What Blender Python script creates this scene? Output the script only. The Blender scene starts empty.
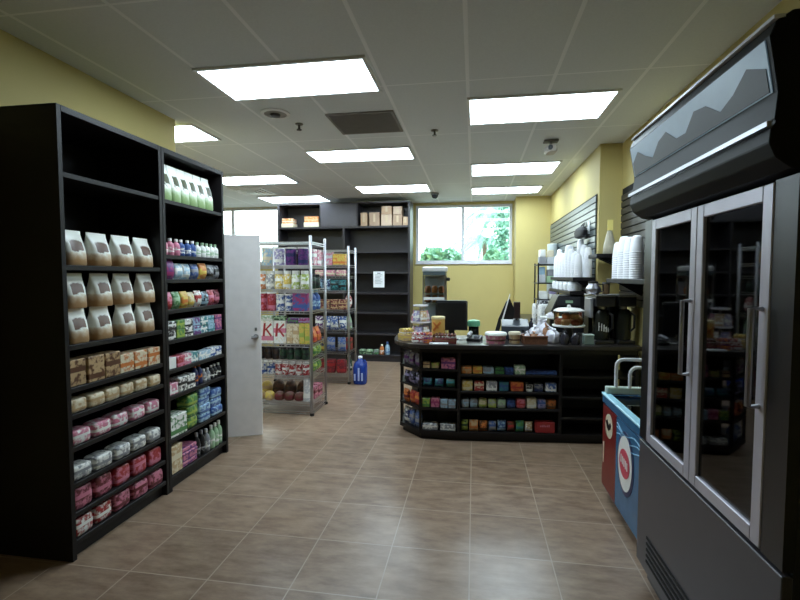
import bpy, bmesh, math, random
from math import sin, cos, pi, radians as R
from mathutils import Vector, Matrix, Euler
random.seed(7)
scn = bpy.context.scene
C = scn.collection

# ------------------------------------------------------------------ colours and materials
def lin(c):
    o = []
    for v in c[:3]:
        v /= 255.0
        o.append(v / 12.92 if v <= 0.04045 else ((v + 0.055) / 1.055) ** 2.4)
    return (o[0], o[1], o[2], 1.0)

PAL = dict(pink=(225, 125, 155), purple=(110, 45, 130), lavender=(165, 155, 205), blue=(55, 95, 175), pale_blue=(160, 200, 225),
           white=(236, 236, 232), grey=(150, 152, 158), green=(70, 140, 70), dark_green=(35, 75, 50), pale_green=(165, 205, 160),
           lime=(165, 190, 70), yellow=(228, 195, 75), orange=(226, 122, 45), red=(190, 42, 45), maroon=(120, 35, 45),
           brown=(105, 65, 42), tan=(205, 168, 118), teal=(50, 140, 150), black=(28, 28, 32), cream=(232, 218, 185),
           dark_blue=(35, 50, 105), magenta=(175, 45, 115), silver=(195, 197, 202), dark_brown=(62, 40, 30))
def soft(c, k=.16, v=.96):
    g = .3 * c[0] + .59 * c[1] + .11 * c[2]
    return tuple((x + (g - x) * k) * v for x in c)
PAL = {k: soft(c) if k not in ('white', 'black', 'silver') else c for k, c in PAL.items()}
_m = {}
def nodes(name):
    m = bpy.data.materials.new(name); m.use_nodes = True
    nt = m.node_tree
    b = next(n for n in nt.nodes if n.type == 'BSDF_PRINCIPLED')
    return m, nt, b
def mat(name, rgb, rough=.5, metal=0., noise=0., nscale=12., spec=.5, emit=0., emit_rgb=None, bump=0.):
    if name in _m: return _m[name]
    m, nt, b = nodes(name)
    b.inputs['Base Color'].default_value = lin(rgb)
    b.inputs['Roughness'].default_value = rough
    b.inputs['Metallic'].default_value = metal
    b.inputs['Specular IOR Level'].default_value = spec
    if emit:
        b.inputs['Emission Color'].default_value = lin(emit_rgb or rgb)
        b.inputs['Emission Strength'].default_value = emit
    tc = nt.nodes.new('ShaderNodeTexCoord')
    n = nt.nodes.new('ShaderNodeTexNoise'); n.inputs['Scale'].default_value = nscale; n.inputs['Detail'].default_value = 4
    nt.links.new(tc.outputs['Object'], n.inputs['Vector'])
    mx = nt.nodes.new('ShaderNodeMix'); mx.data_type = 'RGBA'
    k = noise or .04
    mx.inputs[6].default_value = lin([v * (1 - k) for v in rgb]); mx.inputs[7].default_value = lin([min(255, v * (1 + k)) for v in rgb])
    nt.links.new(n.outputs['Fac'], mx.inputs[0]); nt.links.new(mx.outputs[2], b.inputs['Base Color'])
    if bump:
        bp = nt.nodes.new('ShaderNodeBump'); bp.inputs['Strength'].default_value = bump; bp.inputs['Distance'].default_value = .01
        nt.links.new(n.outputs['Fac'], bp.inputs['Height']); nt.links.new(bp.outputs['Normal'], b.inputs['Normal'])
    _m[name] = m
    return m
def pack(c1, c2='white', c3=None, seed=0, lo=.555, rough=.38):
    """printed packaging: base colour, blotches of the second colour, a band of the third"""
    key = ('pack', c1, c2, c3, seed, lo)
    if key in _m: return _m[key]
    c3 = c3 or c2
    m, nt, b = nodes('printed_%s_%s_%s_%d' % (c1, c2, c3, seed))
    b.inputs['Roughness'].default_value = rough
    L = nt.links.new; N = nt.nodes.new
    tc = N('ShaderNodeTexCoord')
    mp = N('ShaderNodeMapping'); mp.inputs['Location'].default_value = (seed * 3.7, seed * 1.3, seed * 2.1)
    L(tc.outputs['Object'], mp.inputs['Vector'])
    n = N('ShaderNodeTexNoise'); n.inputs['Scale'].default_value = 38; n.inputs['Detail'].default_value = 2
    L(mp.outputs['Vector'], n.inputs['Vector'])
    g = N('ShaderNodeMath'); g.operation = 'MULTIPLY_ADD'; g.use_clamp = True; g.inputs[1].default_value = 7; g.inputs[2].default_value = .5 - 7 * lo
    L(n.outputs['Fac'], g.inputs[0])
    m1 = N('ShaderNodeMix'); m1.data_type = 'RGBA'
    m1.inputs[6].default_value = lin(PAL[c1]); m1.inputs[7].default_value = lin(PAL[c2]); L(g.outputs[0], m1.inputs[0])
    sp = N('ShaderNodeSeparateXYZ'); L(tc.outputs['Generated'], sp.inputs[0])
    a = N('ShaderNodeMath'); a.operation = 'COMPARE'; a.inputs[1].default_value = .22 + .5 * ((seed * 37) % 10) / 10; a.inputs[2].default_value = .1
    L(sp.outputs['Z'], a.inputs[0])
    m2 = N('ShaderNodeMix'); m2.data_type = 'RGBA'
    m2.inputs[7].default_value = lin(PAL[c3]); L(m1.outputs[2], m2.inputs[6]); L(a.outputs[0], m2.inputs[0])
    L(m2.outputs[2], b.inputs['Base Color'])
    _m[key] = m
    return m
def flat(c, rough=.4): return mat('plain_' + c, PAL[c], rough)

M_BLACK = mat('black_laminate', (19, 15, 16), .5, noise=.12, spec=.35)
M_ESPRESSO = mat('espresso_laminate', (46, 42, 45), .42, noise=.1)
M_TOP = mat('countertop_laminate', (42, 37, 36), .3, noise=.15, nscale=60)
M_YEL = mat('yellow_wall_paint', (198, 182, 118), .7, noise=.03, nscale=3)
M_WHITE = mat('white_paint', (226, 226, 226), .45)
M_DOOR = mat('door_paint', (244, 238, 236), .4)
M_CHROME = mat('chrome_wire', (184, 184, 190), .32, 1.0)
M_STEEL = mat('brushed_steel', (170, 170, 175), .3, 1.0)
M_BLKP = mat('black_plastic', (22, 22, 25), .32)
M_DARK = mat('dark_void', (8, 8, 9), .8)
M_FOAM = mat('white_foam', (240, 240, 244), .6)
M_PAPER = mat('white_paper', (236, 238, 240), .7)
M_INK = mat('grey_ink', (120, 122, 126), .7)
M_FRAME = mat('window_frame_paint', (222, 224, 232), .5)
M_LIGHT = mat('light_diffuser', (255, 255, 255), .5, emit=15.0, emit_rgb=(222, 243, 255))
def glass_mat(name, tint, rough=.02, mixf=.88):
    m = bpy.data.materials.new(name); m.use_nodes = True
    nt = m.node_tree; nt.nodes.clear()
    o = nt.nodes.new('ShaderNodeOutputMaterial'); t = nt.nodes.new('ShaderNodeBsdfTransparent'); g = nt.nodes.new('ShaderNodeBsdfGlossy')
    t.inputs[0].default_value = lin(tint); g.inputs['Roughness'].default_value = rough
    mx = nt.nodes.new('ShaderNodeMixShader'); fr = nt.nodes.new('ShaderNodeFresnel'); fr.inputs[0].default_value = 1.45
    nt.links.new(fr.outputs[0], mx.inputs[0]); nt.links.new(t.outputs[0], mx.inputs[1]); nt.links.new(g.outputs[0], mx.inputs[2])
    nt.links.new(mx.outputs[0], o.inputs[0])
    return m
M_GLASS = glass_mat('clear_glass', (246, 252, 250))
M_WRAP = glass_mat('clear_wrap', (225, 230, 235), .15)
M_DGLASS = glass_mat('dark_cooler_glass', (90, 98, 105), .03)

def floor_mat():
    m, nt, b = nodes('floor_tiles'); L = nt.links.new; N = nt.nodes.new
    tc = N('ShaderNodeTexCoord'); mp = N('ShaderNodeMapping'); mp.inputs['Location'].default_value = (.012, -.335, 0)
    L(tc.outputs['Object'], mp.inputs[0])
    br = N('ShaderNodeTexBrick'); br.offset = 0; br.inputs['Scale'].default_value = 1
    br.inputs['Brick Width'].default_value = .455; br.inputs['Row Height'].default_value = .455
    br.inputs['Mortar Size'].default_value = .004; br.inputs['Mortar Smooth'].default_value = .3
    br.inputs['Color1'].default_value = (0, 0, 0, 1); br.inputs['Color2'].default_value = (1, 1, 1, 1)
    L(mp.outputs[0], br.inputs[0])
    n = N('ShaderNodeTexNoise'); n.inputs['Scale'].default_value = 5; n.inputs['Detail'].default_value = 6; n.inputs['Roughness'].default_value = .65
    st = N('ShaderNodeMapping'); st.inputs['Scale'].default_value = (1, 2.6, 1); L(tc.outputs['Object'], st.inputs[0]); L(st.outputs[0], n.inputs[0])
    cr = N('ShaderNodeValToRGB'); cr.color_ramp.elements[0].position = .3; cr.color_ramp.elements[1].position = .72
    cr.color_ramp.elements[0].color = lin((116, 92, 74)); cr.color_ramp.elements[1].color = lin((166, 142, 120)); L(n.outputs['Fac'], cr.inputs[0])
    tv = N('ShaderNodeMix'); tv.data_type = 'RGBA'; tv.blend_type = 'MULTIPLY'; tv.inputs[0].default_value = .14
    L(cr.outputs[0], tv.inputs[6]); L(br.outputs['Color'], tv.inputs[7])
    mx = N('ShaderNodeMix'); mx.data_type = 'RGBA'; L(br.outputs['Fac'], mx.inputs[0]); L(tv.outputs[2], mx.inputs[6]); mx.inputs[7].default_value = lin((168, 150, 132))
    L(mx.outputs[2], b.inputs['Base Color']); b.inputs['Roughness'].default_value = .28
    bp = N('ShaderNodeBump'); bp.inputs['Strength'].default_value = .25; bp.inputs['Distance'].default_value = .003; bp.invert = True
    L(br.outputs['Fac'], bp.inputs['Height']); L(bp.outputs[0], b.inputs['Normal'])
    return m
def ceil_mat():
    m, nt, b = nodes('ceiling_tiles'); L = nt.links.new; N = nt.nodes.new
    tc = N('ShaderNodeTexCoord'); sp = N('ShaderNodeSeparateXYZ'); L(tc.outputs['Object'], sp.inputs[0])
    def line(sock, per, ph, hw):
        a = N('ShaderNodeMath'); a.operation = 'ADD'; a.inputs[1].default_value = ph; L(sock, a.inputs[0])
        q = N('ShaderNodeMath'); q.operation = 'PINGPONG'; q.inputs[1].default_value = per / 2; L(a.outputs[0], q.inputs[0])
        l = N('ShaderNodeMath'); l.operation = 'LESS_THAN'; l.inputs[1].default_value = hw; L(q.outputs[0], l.inputs[0])
        return l.outputs[0]
    x = line(sp.outputs['X'], .627, .06, .013); y = line(sp.outputs['Y'], 1.27, -6.07 + 5 * 1.27, .008)
    mxm = N('ShaderNodeMath'); mxm.operation = 'MAXIMUM'; L(x, mxm.inputs[0]); L(y, mxm.inputs[1])
    n = N('ShaderNodeTexNoise'); n.inputs['Scale'].default_value = 90; L(tc.outputs['Object'], n.inputs[0])
    t = N('ShaderNodeMix'); t.data_type = 'RGBA'; t.inputs[6].default_value = lin((214, 218, 220)); t.inputs[7].default_value = lin((228, 232, 234)); L(n.outputs['Fac'], t.inputs[0])
    mx = N('ShaderNodeMix'); mx.data_type = 'RGBA'; L(mxm.outputs[0], mx.inputs[0]); L(t.outputs[2], mx.inputs[6]); mx.inputs[7].default_value = lin((244, 246, 248))
    L(mx.outputs[2], b.inputs['Base Color']); b.inputs['Roughness'].default_value = .8
    return m

def pouch_mat(key, foot, pic, rgb_top=(238, 240, 232)):
    if key in _m: return _m[key]
    m, nt, b = nodes(key); L = nt.links.new; N = nt.nodes.new
    b.inputs['Roughness'].default_value = .35
    tc = N('ShaderNodeTexCoord'); sp = N('ShaderNodeSeparateXYZ'); L(tc.outputs['Generated'], sp.inputs[0])
    n = N('ShaderNodeTexNoise'); n.inputs['Scale'].default_value = 22; n.inputs['Detail'].default_value = 3; L(tc.outputs['Object'], n.inputs[0])
    ad = N('ShaderNodeMath'); ad.operation = 'MULTIPLY_ADD'; ad.inputs[1].default_value = .35; L(n.outputs['Fac'], ad.inputs[0]); L(sp.outputs['Z'], ad.inputs[2])
    cr = N('ShaderNodeValToRGB'); e = cr.color_ramp.elements
    e[0].position = .34; e[0].color = lin(foot); e[1].position = .48; e[1].color = lin([(a + b_) / 2 for a, b_ in zip(foot, rgb_top)])
    for p, c in ((.58, rgb_top), (.62, pic), (.86, pic), (.92, rgb_top), (1.0, rgb_top)): q = e.new(p); q.color = lin(c)
    L(ad.outputs[0], cr.inputs[0])
    ax = N('ShaderNodeMath'); ax.operation = 'COMPARE'; ax.inputs[1].default_value = .5; ax.inputs[2].default_value = .3; L(sp.outputs['X'], ax.inputs[0])
    mx = N('ShaderNodeMix'); mx.data_type = 'RGBA'; mx.inputs[6].default_value = lin(rgb_top); L(cr.outputs[0], mx.inputs[7])
    mm = N('ShaderNodeMath'); mm.operation = 'LESS_THAN'; mm.inputs[1].default_value = .38; L(sp.outputs['Z'], mm.inputs[0])
    m2 = N('ShaderNodeMath'); m2.operation = 'MAXIMUM'; L(ax.outputs[0], m2.inputs[0]); L(mm.outputs[0], m2.inputs[1]); L(m2.outputs[0], mx.inputs[0])
    L(mx.outputs[2], b.inputs['Base Color']); _m[key] = m
    return m

# ------------------------------------------------------------------ mesh builder
class MB:
    def __init__(s): s.v = []; s.f = []; s.mi = []; s.sm = []
    def add(s, vs, fs, mi=0, sm=False):
        o = len(s.v); s.v += [tuple(v) for v in vs]
        for f in fs: s.f.append([i + o for i in f]); s.mi.append(mi); s.sm.append(sm)
        return s
    def box(s, x0, x1, y0, y1, z0, z1, mi=0):
        v = [(x, y, z) for z in (z0, z1) for y in (y0, y1) for x in (x0, x1)]
        return s.add(v, [(0, 2, 3, 1), (4, 5, 7, 6), (0, 1, 5, 4), (2, 6, 7, 3), (0, 4, 6, 2), (1, 3, 7, 5)], mi)
    def prism(s, poly, z0, z1, mi=0):
        n = len(poly); v = [(x, y, z0) for x, y in poly] + [(x, y, z1) for x, y in poly]
        f = [list(range(n))[::-1], list(range(n, 2 * n))] + [(i, (i + 1) % n, n + (i + 1) % n, n + i) for i in range(n)]
        return s.add(v, f, mi)
    def extrude_y(s, prof, y0, y1, mi=0):
        n = len(prof); v = [(x, y0, z) for x, z in prof] + [(x, y1, z) for x, z in prof]
        f = [list(range(n)), list(range(n, 2 * n))[::-1]] + [(i, n + i, n + (i + 1) % n, (i + 1) % n) for i in range(n)]
        return s.add(v, f, mi)
    def extrude_x(s, prof, x0, x1, mi=0):
        n = len(prof); v = [(x0, y, z) for y, z in prof] + [(x1, y, z) for y, z in prof]
        f = [list(range(n))[::-1], list(range(n, 2 * n))] + [(i, (i + 1) % n, n + (i + 1) % n, n + i) for i in range(n)]
        return s.add(v, f, mi)
    def lathe(s, prof, n=20, c=(0, 0, 0), mi=0, caps=True):
        v = []; f = []
        for r, z in prof:
            for k in range(n): v.append((c[0] + r * cos(2 * pi * k / n), c[1] + r * sin(2 * pi * k / n), c[2] + z))
        for i in range(len(prof) - 1):
            for k in range(n): f.append((i * n + k, i * n + (k + 1) % n, (i + 1) * n + (k + 1) % n, (i + 1) * n + k))
        if caps:
            f.append(list(range(n))[::-1]); f.append(list(range((len(prof) - 1) * n, len(prof) * n)))
        return s.add(v, f, mi, True)
    def loft(s, secs, n=16, e=.5, mi=0, c=(0, 0, 0), smooth=True):
        """sections (z, half width, half depth) of superellipses"""
        v = []; f = []
        for z, w, d in secs:
            for k in range(n):
                a = 2 * pi * (k + .5) / n; ca, sa = cos(a), sin(a)
                v.append((c[0] + w * math.copysign(abs(ca) ** e, ca), c[1] + d * math.copysign(abs(sa) ** e, sa), c[2] + z))
        for i in range(len(secs) - 1):
            for k in range(n): f.append((i * n + k, i * n + (k + 1) % n, (i + 1) * n + (k + 1) % n, (i + 1) * n + k))
        f.append(list(range(n))[::-1]); f.append(list(range((len(secs) - 1) * n, len(secs) * n)))
        return s.add(v, f, mi, smooth)
    def tube(s, pts, r, n=8, mi=0):
        pts = [Vector(p) for p in pts]; v = []; f = []
        for i, p in enumerate(pts):
            t = (pts[min(i + 1, len(pts) - 1)] - pts[max(i - 1, 0)]).normalized()
            a = t.cross(Vector((0, 0, 1)))
            if a.length < .05: a = t.cross(Vector((1, 0, 0)))
            a.normalize(); b = t.cross(a)
            if i and (a.dot(pa) < 0): a, b = -a, -b
            pa = a
            for k in range(n): q = p + a * r * cos(2 * pi * k / n) + b * r * sin(2 * pi * k / n); v.append(q)
        for i in range(len(pts) - 1):
            for k in range(n): f.append((i * n + k, i * n + (k + 1) % n, (i + 1) * n + (k + 1) % n, (i + 1) * n + k))
        f.append(list(range(n))[::-1]); f.append(list(range((len(pts) - 1) * n, len(pts) * n)))
        return s.add(v, f, mi, True)
    def build(s, name, m, parent=None, loc=(0, 0, 0), rz=0, bevel=0, seg=1):
        me = bpy.data.meshes.new(name); me.from_pydata([tuple(v) for v in s.v], [], s.f); me.update()
        for i, p in enumerate(me.polygons): p.material_index = s.mi[i]; p.use_smooth = s.sm[i]
        bm = bmesh.new(); bm.from_mesh(me); bmesh.ops.recalc_face_normals(bm, faces=bm.faces)
        if bevel:
            es = [e for e in bm.edges if len(e.link_faces) == 2 and e.calc_face_angle(0) > .5]
            bmesh.ops.bevel(bm, geom=es, offset=bevel, segments=seg, affect='EDGES', profile=.6, clamp_overlap=True)
        bm.to_mesh(me); bm.free()
        if any(s.sm): me.set_sharp_from_angle(angle=R(42))
        for mm in (m if isinstance(m, (list, tuple)) else [m]): me.materials.append(mm)
        o = bpy.data.objects.new(name, me); C.objects.link(o)
        o.location = loc; o.rotation_euler = (0, 0, rz)
        if parent: o.parent = parent
        return o

LABELS = {}
def tag(o, label, cat, group=None, kind=None):
    label = ' '.join(label.split()); n = len(label.split())
    if not 4 <= n <= 16: print('LABEL LENGTH', n, label)
    if label in LABELS: print('LABEL DUP', label)
    LABELS[label] = o
    o['label'] = label; o['category'] = cat
    if group: o['group'] = group
    if kind: o['kind'] = kind
    return o
def thing(name, label, cat, loc=(0, 0, 0), rz=0, group=None):
    o = bpy.data.objects.new(name, None); C.objects.link(o); o.empty_display_size = .1
    o.location = loc; o.rotation_euler = (0, 0, rz)
    return tag(o, label, cat, group)
def struct(name, mb, m, parent=None, bevel=0):
    o = mb.build(name, m, parent, bevel=bevel)
    o['kind'] = 'structure'
    return o
def B(*a, mi=0): return MB().box(*a, mi=mi)

# ------------------------------------------------------------------ the setting
H = 3.05
struct('floor', B(-6.6, 1.75, -1.6, 9.4, -.1, 0), floor_mat())
struct('ceiling', B(-6.6, 1.75, -1.6, 9.4, H, H + .1), ceil_mat())
# window wall at y = 9.2 with two openings
wx = [(-6.6, -6.2), (-3.75, -1.16), (.72, 1.75)]
w = MB()
for a, b_ in wx: w.box(a, b_, 9.2, 9.4, 0, H)
for a, b_ in ((-6.2, -3.75), (-1.16, .72)):
    w.box(a, b_, 9.2, 9.4, 0, 1.86); w.box(a, b_, 9.2, 9.4, 3.0 if a > -2 else 3.045, H)
struct('wall_back', w, M_YEL)
struct('trim_1', B(.75, 1.6, 8.72, 9.2, 0, H), M_YEL)                       # the pier beside the window
w = MB(); w.box(1.36, 1.75, 5.42, 9.2, 0, H); w.box(1.59, 1.75, -1.6, 5.42, 0, H)
struct('wall_right', w, M_YEL)
struct('wall_left', B(-2.95, -2.76, -1.6, 3.97, 0, H), M_YEL)
struct('wall_left_return', B(-6.6, -3.72, 3.8, 3.97, 0, H), M_YEL)
struct('wall_left_lintel', B(-3.72, -2.95, 3.8, 3.97, 2.06, H), M_YEL)
struct('wall_left_far', B(-6.75, -6.6, 3.8, 9.4, 0, H), M_YEL)
struct('wall_closet', MB().box(-6.6, -6.5, -1.6, 3.8, 0, H).box(-6.6, -2.95, -1.7, -1.6, 0, H), M_YEL)
struct('wall_front', B(-2.95, 1.75, -1.75, -1.6, 0, H), M_YEL)
struct('baseboard_back', MB().box(-6.6, .75, 9.185, 9.2, 0, .09), M_BLACK)
struct('baseboard_left', B(-2.76, -2.748, -1.6, 3.97, 0, .09), M_BLACK)
struct('baseboard_right', B(1.578, 1.59, -1.6, 4.4, 0, .09), M_BLACK)
def window(name, x0, x1, mull):
    fr = MB(); z0, z1, t = 1.86, 3.0 if x0 > -2 else 3.045, .05
    for a, b_, c, d in ((x0, x1, z0, z0 + t), (x0, x1, z1 - t, z1)): fr.box(a, b_, 9.22, 9.30, c, d)
    for a in [x0] + [m_ - t / 2 for m_ in mull] + [x1 - t]: fr.box(a, a + t, 9.22, 9.30, z0 + t, z1 - t)
    o = struct(name, fr, M_FRAME)
    B(x0 + t, x1 - t, 9.255, 9.262, z0 + t, z1 - t).build('pane', M_GLASS, o)
    B(x0, x1, 9.17, 9.22, z0 - .025, z0 - .001).build('window_sill', M_FRAME, o)
    return o
window('window_1', -1.16, .72, [-.227])
window('window_2', -6.2, -3.75, [-5.11])
# white open door hinged on the end of the left wall
d = math.atan2(.30, .70)
door = struct('door_1', B(0, .715, 0, .042, .012, 2.0), M_DOOR, bevel=.003)
door.location = (-2.74, 3.985, 0); door.rotation_euler = (0, 0, d)
hd = MB(); hd.tube([(.665, 0, 1.0), (.665, -.05, 1.0)], .014); hd.tube([(.675, -.05, 1.0), (.625, -.055, 1.0)], .014)
hd.lathe([(.0, 0), (.026, 0), (.026, .012), (0, .012)], 16)
for i in range(len(hd.v) - 64, len(hd.v)): x, y, z = hd.v[i]; hd.v[i] = (.665 + x, -z, 1.0 + y)
hd.build('door_handle', M_STEEL, door)
B(.655, .675, -.004, 0, 1.06, 1.09).build('lock_cylinder', M_STEEL, door)
fr = MB(); fr.box(-3.74, -3.68, 3.79, 3.985, 0, 2.06).box(-2.99, -2.94, 3.79, 3.985, 0, 2.06).box(-3.74, -2.94, 3.79, 3.985, 2.02, 2.07)
struct('trim_2', fr, M_FRAME)

# ------------------------------------------------------------------ ceiling fittings
def clight(x0, x1, y0, y1, label):
    t = thing('ceiling_light', label, 'ceiling light', ((x0 + x1) / 2, (y0 + y1) / 2, H), 0, 'recessed ceiling light panels')
    a, b_ = (x1 - x0) / 2, (y1 - y0) / 2
    f = MB()
    for q in ((-a, a, -b_, -b_ + .025), (-a, a, b_ - .025, b_), (-a, -a + .025, -b_ + .025, b_ - .025), (a - .025, a, -b_ + .025, b_ - .025)): f.box(*q, -.016, -.001)
    f.build('frame', M_WHITE, t)
    B(-a + .025, a - .025, -b_ + .025, b_ - .025, -.011, -.002).build('diffuser', M_LIGHT, t)
clight(-.07, 1.12, 3.86, 4.52, 'white ceiling light panel largest and nearest above the counter front')
clight(-.06, 1.08, 6.1, 6.8, 'middle white light panel of three above the counter area')
clight(-.065, 1.085, 7.7, 8.3, 'rearmost white light panel nearest the yellow pier beside the window')
clight(-1.96, -.72, 5.16, 5.70, 'white light panel just behind the grey ceiling grille')
clight(-1.93, -.73, 7.27, 7.90, 'white light panel in front of the tall dark back shelving')
clight(-3.9, -2.68, 6.27, 6.86, 'white light panel above the white door')
clight(-3.95, -2.73, 7.98, 8.66, 'white light panel nearest the left rear window')
clight(-3.86, -2.66, 4.07, 4.60, 'white light panel partly hidden by the yellow wall top over left shelving')
clight(-1.96, -.72, 3.02, 3.60, 'added white light panel in front of grey grille, nearest the left shelving')  # extra panel not seen, added in its column to brighten door and near floor
g = thing('ceiling_grille', 'square grey return air grille set in the ceiling', 'vent', (-1.02, 4.33, H))
f = MB()
for q in ((-.31, .31, -.29, -.265), (-.31, .31, .265, .29), (-.31, -.285, -.265, .265), (.285, .31, -.265, .265)): f.box(*q, -.012, -.001)
GR = mat('grille_grey', (128, 122, 118), .6)
f.build('frame', GR, g); B(-.285, .285, -.265, .265, -.003, -.001).build('backing', mat('grille_back', (96, 92, 90), .7), g)
f = MB()
for i in range(26): f.box(-.285, .285, -.262 + i * .0205, -.252 + i * .0205, -.010, -.004)
f.build('louvre', GR, g)
g = thing('ceiling_speaker', 'round white ceiling speaker with a dark centre left of grey grille', 'speaker', (-1.76, 3.95, H))
MB().lathe([(.13, -.001), (.13, -.01), (.10, -.014), (.10, -.004), (.13, -.001)], 28, caps=False).build('rim', M_WHITE, g)
MB().lathe([(.1, -.002), (.1, -.008), (.06, -.012), (.001, -.013)], 28).build('speaker_mesh', mat('speaker_mesh', (150, 146, 142), .7), g)
MB().lathe([(.045, -.013), (.04, -.03), (.001, -.035)], 20).build('driver', mat('driver_dark', (70, 62, 60), .6), g)
def sprinkler(x, y, label, drop):
    g = thing('fire_sprinkler', label, 'sprinkler', (x, y, H), 0, 'ceiling sprinklers')
    MB().lathe([(.038, -.001), (.036, -.008), (.012, -.014)], 20).build('escutcheon', mat('sprinkler_plate', (120, 112, 106), .4, .6), g)
    MB().lathe([(.01, -.014), (.01, -drop + .012), (.024, -drop + .008), (.024, -drop)], 16).build('head', mat('sprinkler_head', (78, 72, 70), .35, .8), g)
sprinkler(-1.66, 4.26, 'small sprinkler head on the ceiling beside the round ceiling speaker', .06)
sprinkler(-.40, 4.66, 'small sprinkler head on the ceiling right of the grey grille', .055)
g = thing('dome_camera', 'small dark dome camera under the ceiling before the window', 'security camera', (-.69, 8.12, H))
MB().lathe([(.07, -.001), (.07, -.03), (.06, -.035)], 24).build('housing', mat('camera_housing', (120, 122, 124), .5), g)
MB().lathe([(.058, -.035), (.056, -.06), (.042, -.085), (.02, -.1), (.001, -.104)], 24).build('dome', mat('camera_dome', (40, 42, 46), .1), g)
g = thing('security_camera', 'beige camera hanging from a ceiling bracket above the coffee corner', 'security camera', (.80, 5.2, H))
B(-.075, .075, -.05, .05, -.02, -.001).build('mount_plate', mat('mount_grey', (110, 106, 104), .5), g, bevel=.004)
MB().tube([(0, 0, -.02), (0, 0, -.07)], .014).build('bracket', mat('mount_grey', (110, 106, 104), .5), g)
MB().loft([(-.135, .045, .09), (-.12, .06, .1), (-.08, .06, .1), (-.065, .045, .09)], 20, .55).build('camera_body', mat('camera_beige', (196, 190, 182), .5), g)
MB().tube([(-.02, -.095, -.10), (-.02, -.125, -.10)], .024, 14).build('lens', M_BLKP, g)
g = thing('air_diffuser', 'square white air diffuser with nested rings near the left rear window', 'vent', (-3.75, 7.45, H))
for k, a in enumerate((.30, .22, .14, .06)):
    f = MB(); t = .03
    for q in ((-a, a, -a, -a + t), (-a, a, a - t, a), (-a, -a + t, -a + t, a - t), (a - t, a, -a + t, a - t)): f.box(*q, -.012 - .006 * k, -.001)
    f.build('ring', M_WHITE, g)

# ------------------------------------------------------------------ goods
NM = dict(box=('carton_box', 'box', 'box'), bag=('snack_bag', 'bag', 'bag'), bottle=('plastic_bottle', 'bottle', 'bottle'), jar=('lidded_jar', 'jar', 'jar'),
          pack=('wrapped_pack', 'wrapped pack', 'pack'), can=('food_canister', 'canister', 'canister'), tub=('lidded_tub', 'tub', 'tub'),
          tube=('toothpaste_box', 'long slim box', 'box'), book=('flat_packet', 'flat packet', 'packet'), loaf=('bread_roll', 'wrapped roll', 'bread'),
          pouch=('stand_up_pouch', 'stand-up pouch', 'pouch'))
_seed = [0]
def product(kind, c1, c2, w, h, d_, loc, rz, label, group, cat=None, c3=None, parts=True):
    name = NM[kind][0]; cat = cat or NM[kind][2]
    _seed[0] += 1; sd = _seed[0] % 5
    m = pack(c1, c2, c3, sd)
    if kind == 'pouch' and c1 == 'white' and c2 in ('green', 'tan', 'brown'): m = pouch_mat('pouch_print_' + c2, (146, 172, 118) if c2 == 'green' else (176, 140, 100), (70, 74, 50) if c2 == 'green' else (96, 66, 50))
    if kind in ('bottle', 'jar', 'tub', 'can') and parts:
        o = thing(name, label, cat, loc, rz, group); r = min(w, d_) / 2
        if kind == 'bottle':
            MB().lathe([(r * .9, 0), (r, .006), (r, h * .58), (r * .82, h * .70), (r * .4, h * .80), (r * .4, h * .84)], 14).build('body', flat(c1), o)
            MB().lathe([(r * 1.012, h * .14), (r * 1.012, h * .5)], 14, caps=False).build('printed_band', m, o)
            MB().lathe([(r * .46, h * .84), (r * .46, h * .985), (r * .40, h)], 12).build('cap', flat(c2), o)
        elif kind == 'jar':
            MB().lathe([(r * .92, 0), (r, .006), (r, h * .74), (r * .8, h * .82)], 14).build('body', m, o)
            MB().lathe([(r * .86, h * .82), (r * .86, h * .985), (r * .8, h)], 14).build('lid', flat(c2), o)
        elif kind == 'can':
            MB().lathe([(r * .97, 0), (r, .004), (r, h * .93)], 16).build('body', m, o)
            MB().lathe([(r * 1.04, h * .93), (r * 1.04, h), (r * .98, h)], 16).build('lid', flat('white'), o)
        else:
            MB().lathe([(r * .84, 0), (r * .97, h * .8)], 18).build('body', m, o)
            MB().lathe([(r * 1.03, h * .8), (r * 1.03, h * .94), (r * .96, h)], 18).build('lid', flat(c2), o)
        return o
    mb = MB(); a, b_ = w / 2, d_ / 2; bev = 0
    if kind in ('box', 'tube', 'book'):
        mb.box(-a, a, -b_, b_, 0, h); bev = min(.004, h * .2)
    elif kind == 'pack':
        mb.loft([(0, a * .86, b_ * .86), (h * .08, a * .97, b_ * .97), (h * .3, a, b_), (h * .7, a, b_), (h * .92, a * .96, b_ * .96), (h, a * .84, b_ * .84)], 20, .32)
    elif kind == 'bag':
        mb.loft([(0, a, .002), (h * .05, a * .99, .004), (h * .12, a * .95, b_ * .6), (h * .3, a * .93, b_ * .97), (h * .5, a * .92, b_), (h * .7, a * .93, b_ * .92), (h * .88, a * .95, b_ * .5), (h * .95, a * .99, .004), (h, a, .002)], 18, .55)
    elif kind == 'pouch':
        mb.loft([(0, a * .96, b_ * .9), (h * .05, a * .98, b_), (h * .35, a * .95, b_ * .96), (h * .6, a * .95, b_ * .7), (h * .8, a * .97, b_ * .3), (h * .9, a * .98, .006), (h, a * .98, .003)], 18, .5)
    elif kind == 'loaf':
        mb.loft([(0, a * .7, b_ * .7), (h * .12, a * .95, b_ * .95), (h * .4, a, b_), (h * .7, a * .92, b_ * .92), (h * .9, a * .65, b_ * .65), (h, a * .25, b_ * .25)], 16, .8)
    elif kind in ('bottle', 'jar', 'can', 'tub'):
        mb.lathe([(a * .95, 0), (a, .005), (a, h * .7), (a * .7, h * .85), (a * .45, h * .9), (a * .45, h)], 12)
    o = mb.build(name, m, None, loc, rz, bev)
    return tag(o, label, cat, group)
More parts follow.
